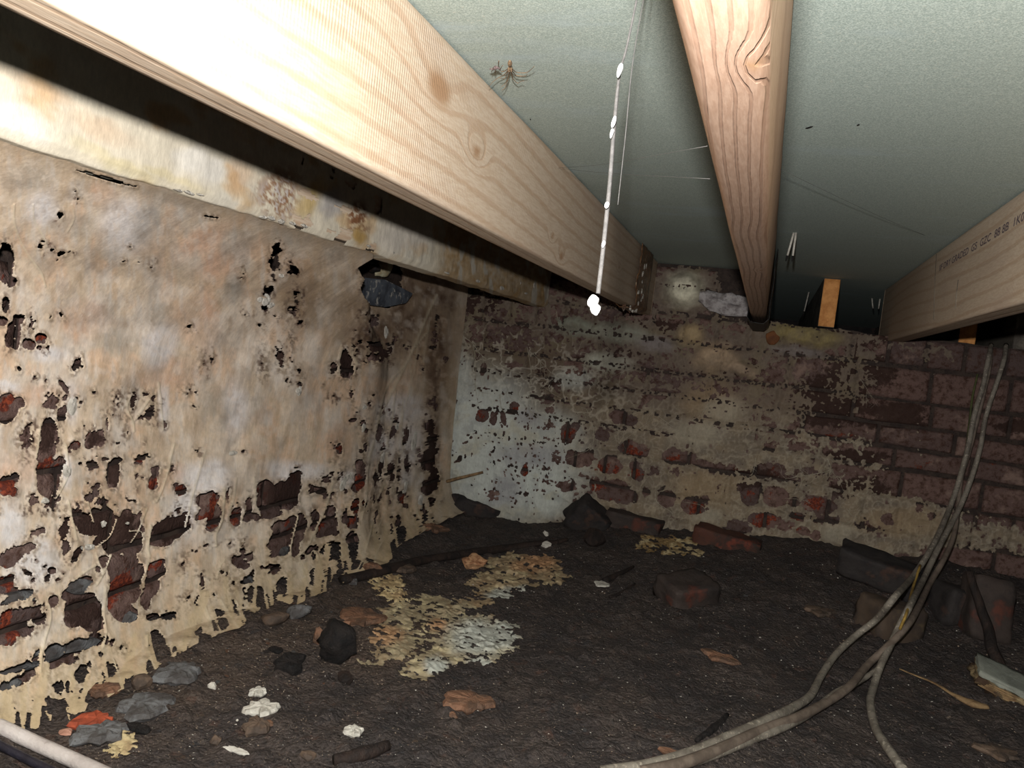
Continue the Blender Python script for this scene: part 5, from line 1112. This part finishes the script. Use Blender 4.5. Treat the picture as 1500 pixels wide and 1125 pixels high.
cable('conduit', [(-60, 1034, .015), (0, 1064, .015), (60, 1092, .015), (140, 1128, .015), (220, 1166, .015)], .0105, mat_plain('pale_pvc', lin(206, 196, 190), lin(186, 176, 170), 20, .5), 'pale plastic conduit crossing the lower left corner', 12)
cable('cable', [(-60, 1062, .012), (0, 1092, .012), (60, 1122, .012), (140, 1158, .012)], .006, mat_plain('blue_black_gap', lin(40, 38, 48), lin(30, 28, 36), 20, .5), 'black tube standing in for the shadow gap beside the pale conduit in the corner', 8)  # black tube added for the dark shadow gap below the conduit

# ================================================================== TIMBER ENDS, SLEEVES, NAILS
def sleeve(x0, x1, y0, y1, z0, z1, mat, label, name, seed, t=.005, flakes=0):
    root = tag(bpy.data.objects.new(name, None), label, 'membrane'); C.objects.link(root)
    n, mseg = 14, 40
    path = [(x1, z1 - .002), (x1, z0), (x0, z0), (x0, z1 - .002)]
    L = np.concatenate([[0], np.cumsum([math.dist(path[i], path[i + 1]) for i in range(3)])])
    tt_ = np.linspace(0, L[-1], mseg); PX_, PZ_ = np.interp(tt_, L, [q[0] for q in path]), np.interp(tt_, L, [q[1] for q in path])
    Yg_, Xg_ = np.meshgrid(np.linspace(y0, y1, n), PX_, indexing='ij'); Zg_ = np.meshgrid(np.linspace(y0, y1, n), PZ_, indexing='ij')[1]
    edge = np.linspace(1, 0, n)[:, None] * .03 * fbm(Xg_ * 40, Zg_ * 40, 0, seed, 2)
    off = t + .004 * fbm(Yg_ * 30, Zg_ * 30, Xg_ * 30, seed + 1, 3)
    cx = (x0 + x1) / 2
    Xo = Xg_ + np.where(Zg_ > z0 + .001, np.sign(Xg_ - cx) * off, 0) ; Zo = Zg_ - np.where(Zg_ <= z0 + .001, off, 0)
    o = link('wrap', raw_mesh('wrap', np.stack([Xo, Yg_ + edge, Zo], -1).reshape(-1, 3), grid_faces(n, mseg)), mat, root)
    md = o.modifiers.new('thick', 'SOLIDIFY'); md.thickness = .002
    for i in range(flakes):
        s = random.random()
        if s < .6: p = (x1 + t + .002, y0 + random.uniform(0, .16), z0 + random.uniform(0, z1 - z0))
        else: p = (random.uniform(x0, x1), y0 + random.uniform(0, .12), z0 - t - .002)
        rock('flake', p, (.004, .012, .008), WHITE if i % 3 else CLAY, seed + i, (random.uniform(0, 90), 0, 0), 1, .4, root)
    return root
pj = at(932, 400, X=-.42)
sleeve(-.468, -.42, pj[1], pj[1] + .24, ZJ, ZCEIL, RUST, 'rusty brown flaking wrap round the far end of the flash-bleached joist', 'joist_wrap', 61, .006, 26)
sleeve(-.066, -.021, 2.30, 2.72, ZJ - .012, ZCEIL, DARKWRAP, 'dark wrap round the far end of the central joist', 'joist_wrap', 71, .006)
def beam_end(px0, px1, py_, label, y0, z0, mat_end, name='joist_end'):
    xa, xb2 = at(px0, py_, Y=y0)[0], at(px1, py_, Y=y0)[0]
    root = tag(bpy.data.objects.new(name, None), label, 'joist'); C.objects.link(root)
    root.location = ((xa + xb2) / 2, y0, z0)
    w = (xb2 - xa) / 2; h = (ZCEIL - .002 - z0) / 2
    MB().box((0, 1.1, h), (w, 1.098, h)).build('timber', GREYWOOD, root, False)
    block('end_face', (0, -.001, h), (w * .985, .003, h * .985), mat_end, 3, (0, 0, 0), .3, .1, parent=root)
    return root
beam_end(1199, 1223, 470, 'joist end with orange fresh-cut face beyond the wall, between the central and right joists', YB + .05, ZC + .192, ENDGRAIN)
beam_end(1405, 1430, 490, 'joist end with orange fresh-cut face under the right joist, half in shadow', YB + .05, ZC + .178, ENDGRAIN)
beam_end(1486, 1512, 490, 'dull grey joist end at the right edge of the view', YB + .05, ZC + .150, GREYWOOD)
# nails hanging through the deck
def nail(px_, py_, L, label, lean=0):
    p = at(px_, py_, Z=ZCEIL); q = p + np.array([lean * L, -.0 * L, -L]); k = p + (q - p) * .8
    root = tag(MB().tube([p + [0, 0, .004], (p + k) / 2, k], [.0032, .003, .0026], 6).build('nail', STEEL), label, 'nail')
    MB().tube([k, (k + q) / 2, q], [.0027, .0024, .0012], 6).build('nail_tip', BLACK, root)
nail(1163, 341, .072, 'pale nail through the deck right of the central joist, left one of a pair', -.14)
nail(1166, 341, .072, 'pale nail through the deck right of the central joist, right one of a pair', .0)
nail(1185, 428, .10, 'dull nail through the deck just left of the orange joist end', -.1)
nail(1277, 437, .05, 'dull leaning nail left of the right joist end', .25)
nail(1289, 438, .05, 'dull upright nail against the right joist end', .0)

# ================================================================== SILK AND SPIDER
DULLSILK = mat_plain('dull_silk', lin(96, 93, 91), lin(82, 80, 78), 200, bump=0.0002)
top_p = at(937, -8, Y=.62); bot = at(871, 458, Y=.60)
tp = np.array([top_p[0] + .004, top_p[1], ZCEIL - .001])
thread = tag(bpy.data.objects.new('silk_thread', None), 'white silk thread with milky blobs hanging in front of the camera', 'cobweb')
C.objects.link(thread); thread.location = tp
def rel(p): return np.asarray(p) - tp
pts = [tp, at(920, 60, Y=.62), at(908, 105, Y=.615), at(900, 180, Y=.61), at(893, 270, Y=.61), at(884, 360, Y=.605), at(876, 430, Y=.60)]
MB().tube(spline([rel(q) for q in pts], 6), [.0007, .0010, .0016, .0018, .0018], 7).build('thread', DULLSILK, thread)
pts2 = [tp + [.003, .01, 0], at(930, 70, Y=.63), at(916, 200, Y=.62), at(905, 300, Y=.615)]
MB().tube(spline([rel(q) for q in pts2], 6), [.0003, .0004, .0003], 6).build('thread', DULLSILK, thread)
for (x, y, a, h) in ((908, 103, .0022, .0055), (899, 178, .0018, .005), (896, 195, .0016, .004), (889, 300, .0018, .003), (884, 358, .0016, .003), (869, 443, .0048, .0065), (872, 454, .0046, .0050)):
    o = rock('silk_blob', rel(at(x, y, Y=.60)), (a, a, h), DROP, int(y), (0, 8, 0), 3, .12, thread)
def web(a, b_, r, label, sag=.01, seed=0):
    a, b_ = np.asarray(a), np.asarray(b_); c_ = (a + b_) / 2 - [0, 0, sag]
    tag(MB().tube(spline([a, c_, b_], 8), r, 5)  .build('web_thread', DULLSILK), label, 'cobweb')
j1t = lambda x, y: at(x, y, X=-.4195)
j2l = lambda x, y: at(x, y, X=-.0665)
web(j1t(818, 246), j2l(1036, 214), .00022, 'fine cobweb strand running up from the left joist to the central joist', .004)
web(j1t(824, 247), j2l(1040, 262), .00022, 'fine cobweb strand sagging from the left joist to the central joist', .002)
web(at(1143, 248, X=-.0205), at(1382, 356, X=.366), .00028, 'fine cobweb strand running from the central joist to the right joist', .004)
sp_c = at(747, 100, Z=ZCEIL - .02)
spider = tag(bpy.data.objects.new('cellar_spider', None), 'long-legged tan cellar spider hanging below the green deck', 'spider')
C.objects.link(spider); spider.location = sp_c
SZ = ZCEIL - .02
def sl(zx, zy, dz=0):                         # position in the detail view of the spider
    return at(690 + zx / 12.5, 60 + zy / 12.5, Z=SZ + dz) - sp_c
bodyp = spline([sl(712, 362), sl(712, 400), sl(712, 440), sl(712, 478), sl(712, 500), sl(712, 535)], 6)
MB().tube(bodyp, [.0009, .0022, .0029, .0028, .0020, .0015, .0021, .0024, .0020, .0010], 10).build('body', SPIDERM, spider)
LEGS = [[(690, 495), (640, 535), (590, 558), (540, 545), (500, 470), (505, 360)], [(690, 520), (640, 585), (590, 630), (510, 670), (410, 740), (325, 840)], [(690, 535), (660, 590), (640, 650), (610, 690), (520, 680)], [(692, 545), (690, 620), (670, 700), (620, 790), (555, 835)],
        [(700, 550), (690, 640), (660, 760), (620, 860), (560, 905)], [(738, 495), (790, 545), (840, 575), (1000, 582), (1090, 530), (1160, 460)], [(735, 520), (790, 590), (840, 635), (1000, 640), (1030, 600)], [(735, 545), (750, 620), (770, 690), (850, 770), (910, 740), (975, 730)], ]
for k, L in enumerate(LEGS):
    q = [sl(x, y, .006 * math.sin(math.pi * i / (len(L) - 1)) - .002) for i, (x, y) in enumerate(L)]
    MB().tube(spline(q, 5), [.0007, .0006, .0005, .0004, .0003], 5).build('leg', SPIDERM, spider)
ic = at(728, 100, Z=SZ)
ins = tag(bpy.data.objects.new('dead_fly', None), 'shrivelled dead fly caught beside the spider', 'insect'); C.objects.link(ins); ins.location = ic
MB().tube(spline([at(717, 101, Z=SZ) - ic, at(723, 101, Z=SZ) - ic, at(727, 99, Z=SZ) - ic, at(733, 101, Z=SZ) - ic], 5), [.0006, .0012, .0020, .0026, .0016, .0008], 8).build('body', mat_plain('fly_body', lin(96, 80, 80), lin(130, 116, 110), 300, bump=.0002), ins)
for (x0, y0, x1, y1) in ((730, 98, 731, 89), (722, 103, 720, 106), (733, 102, 737, 96), (726, 103, 725, 107)):
    a_, b2 = at(x0, y0, Z=SZ) - ic, at(x1, y1, Z=SZ) - ic
    MB().tube([a_, (a_ + b2) / 2 + [0, 0, .002], b2], .0004, 4).build('leg', SPIDERM, ins)
# dark specks and a mark on the deck
for (x, y, a_, s) in ((1185, 187, 40, 4), (777, 175, 0, 1.5), (918, 336, 0, 1.5), (1257, 183, 30, 2)):
    p = at(x, y, Z=ZCEIL - .001)
    tag(rock('deck_speck', p, (.0012 * s * .5, .0022 * s, .001), BLACK, int(x), (0, 0, a_), 1, .3), 'dark speck stuck to the green deck %s' % {1185: 'right of the central joist', 777: 'below the spider', 918: 'near the far end of the left joist', 1257: 'farther right of the central joist'}[x], 'speck')
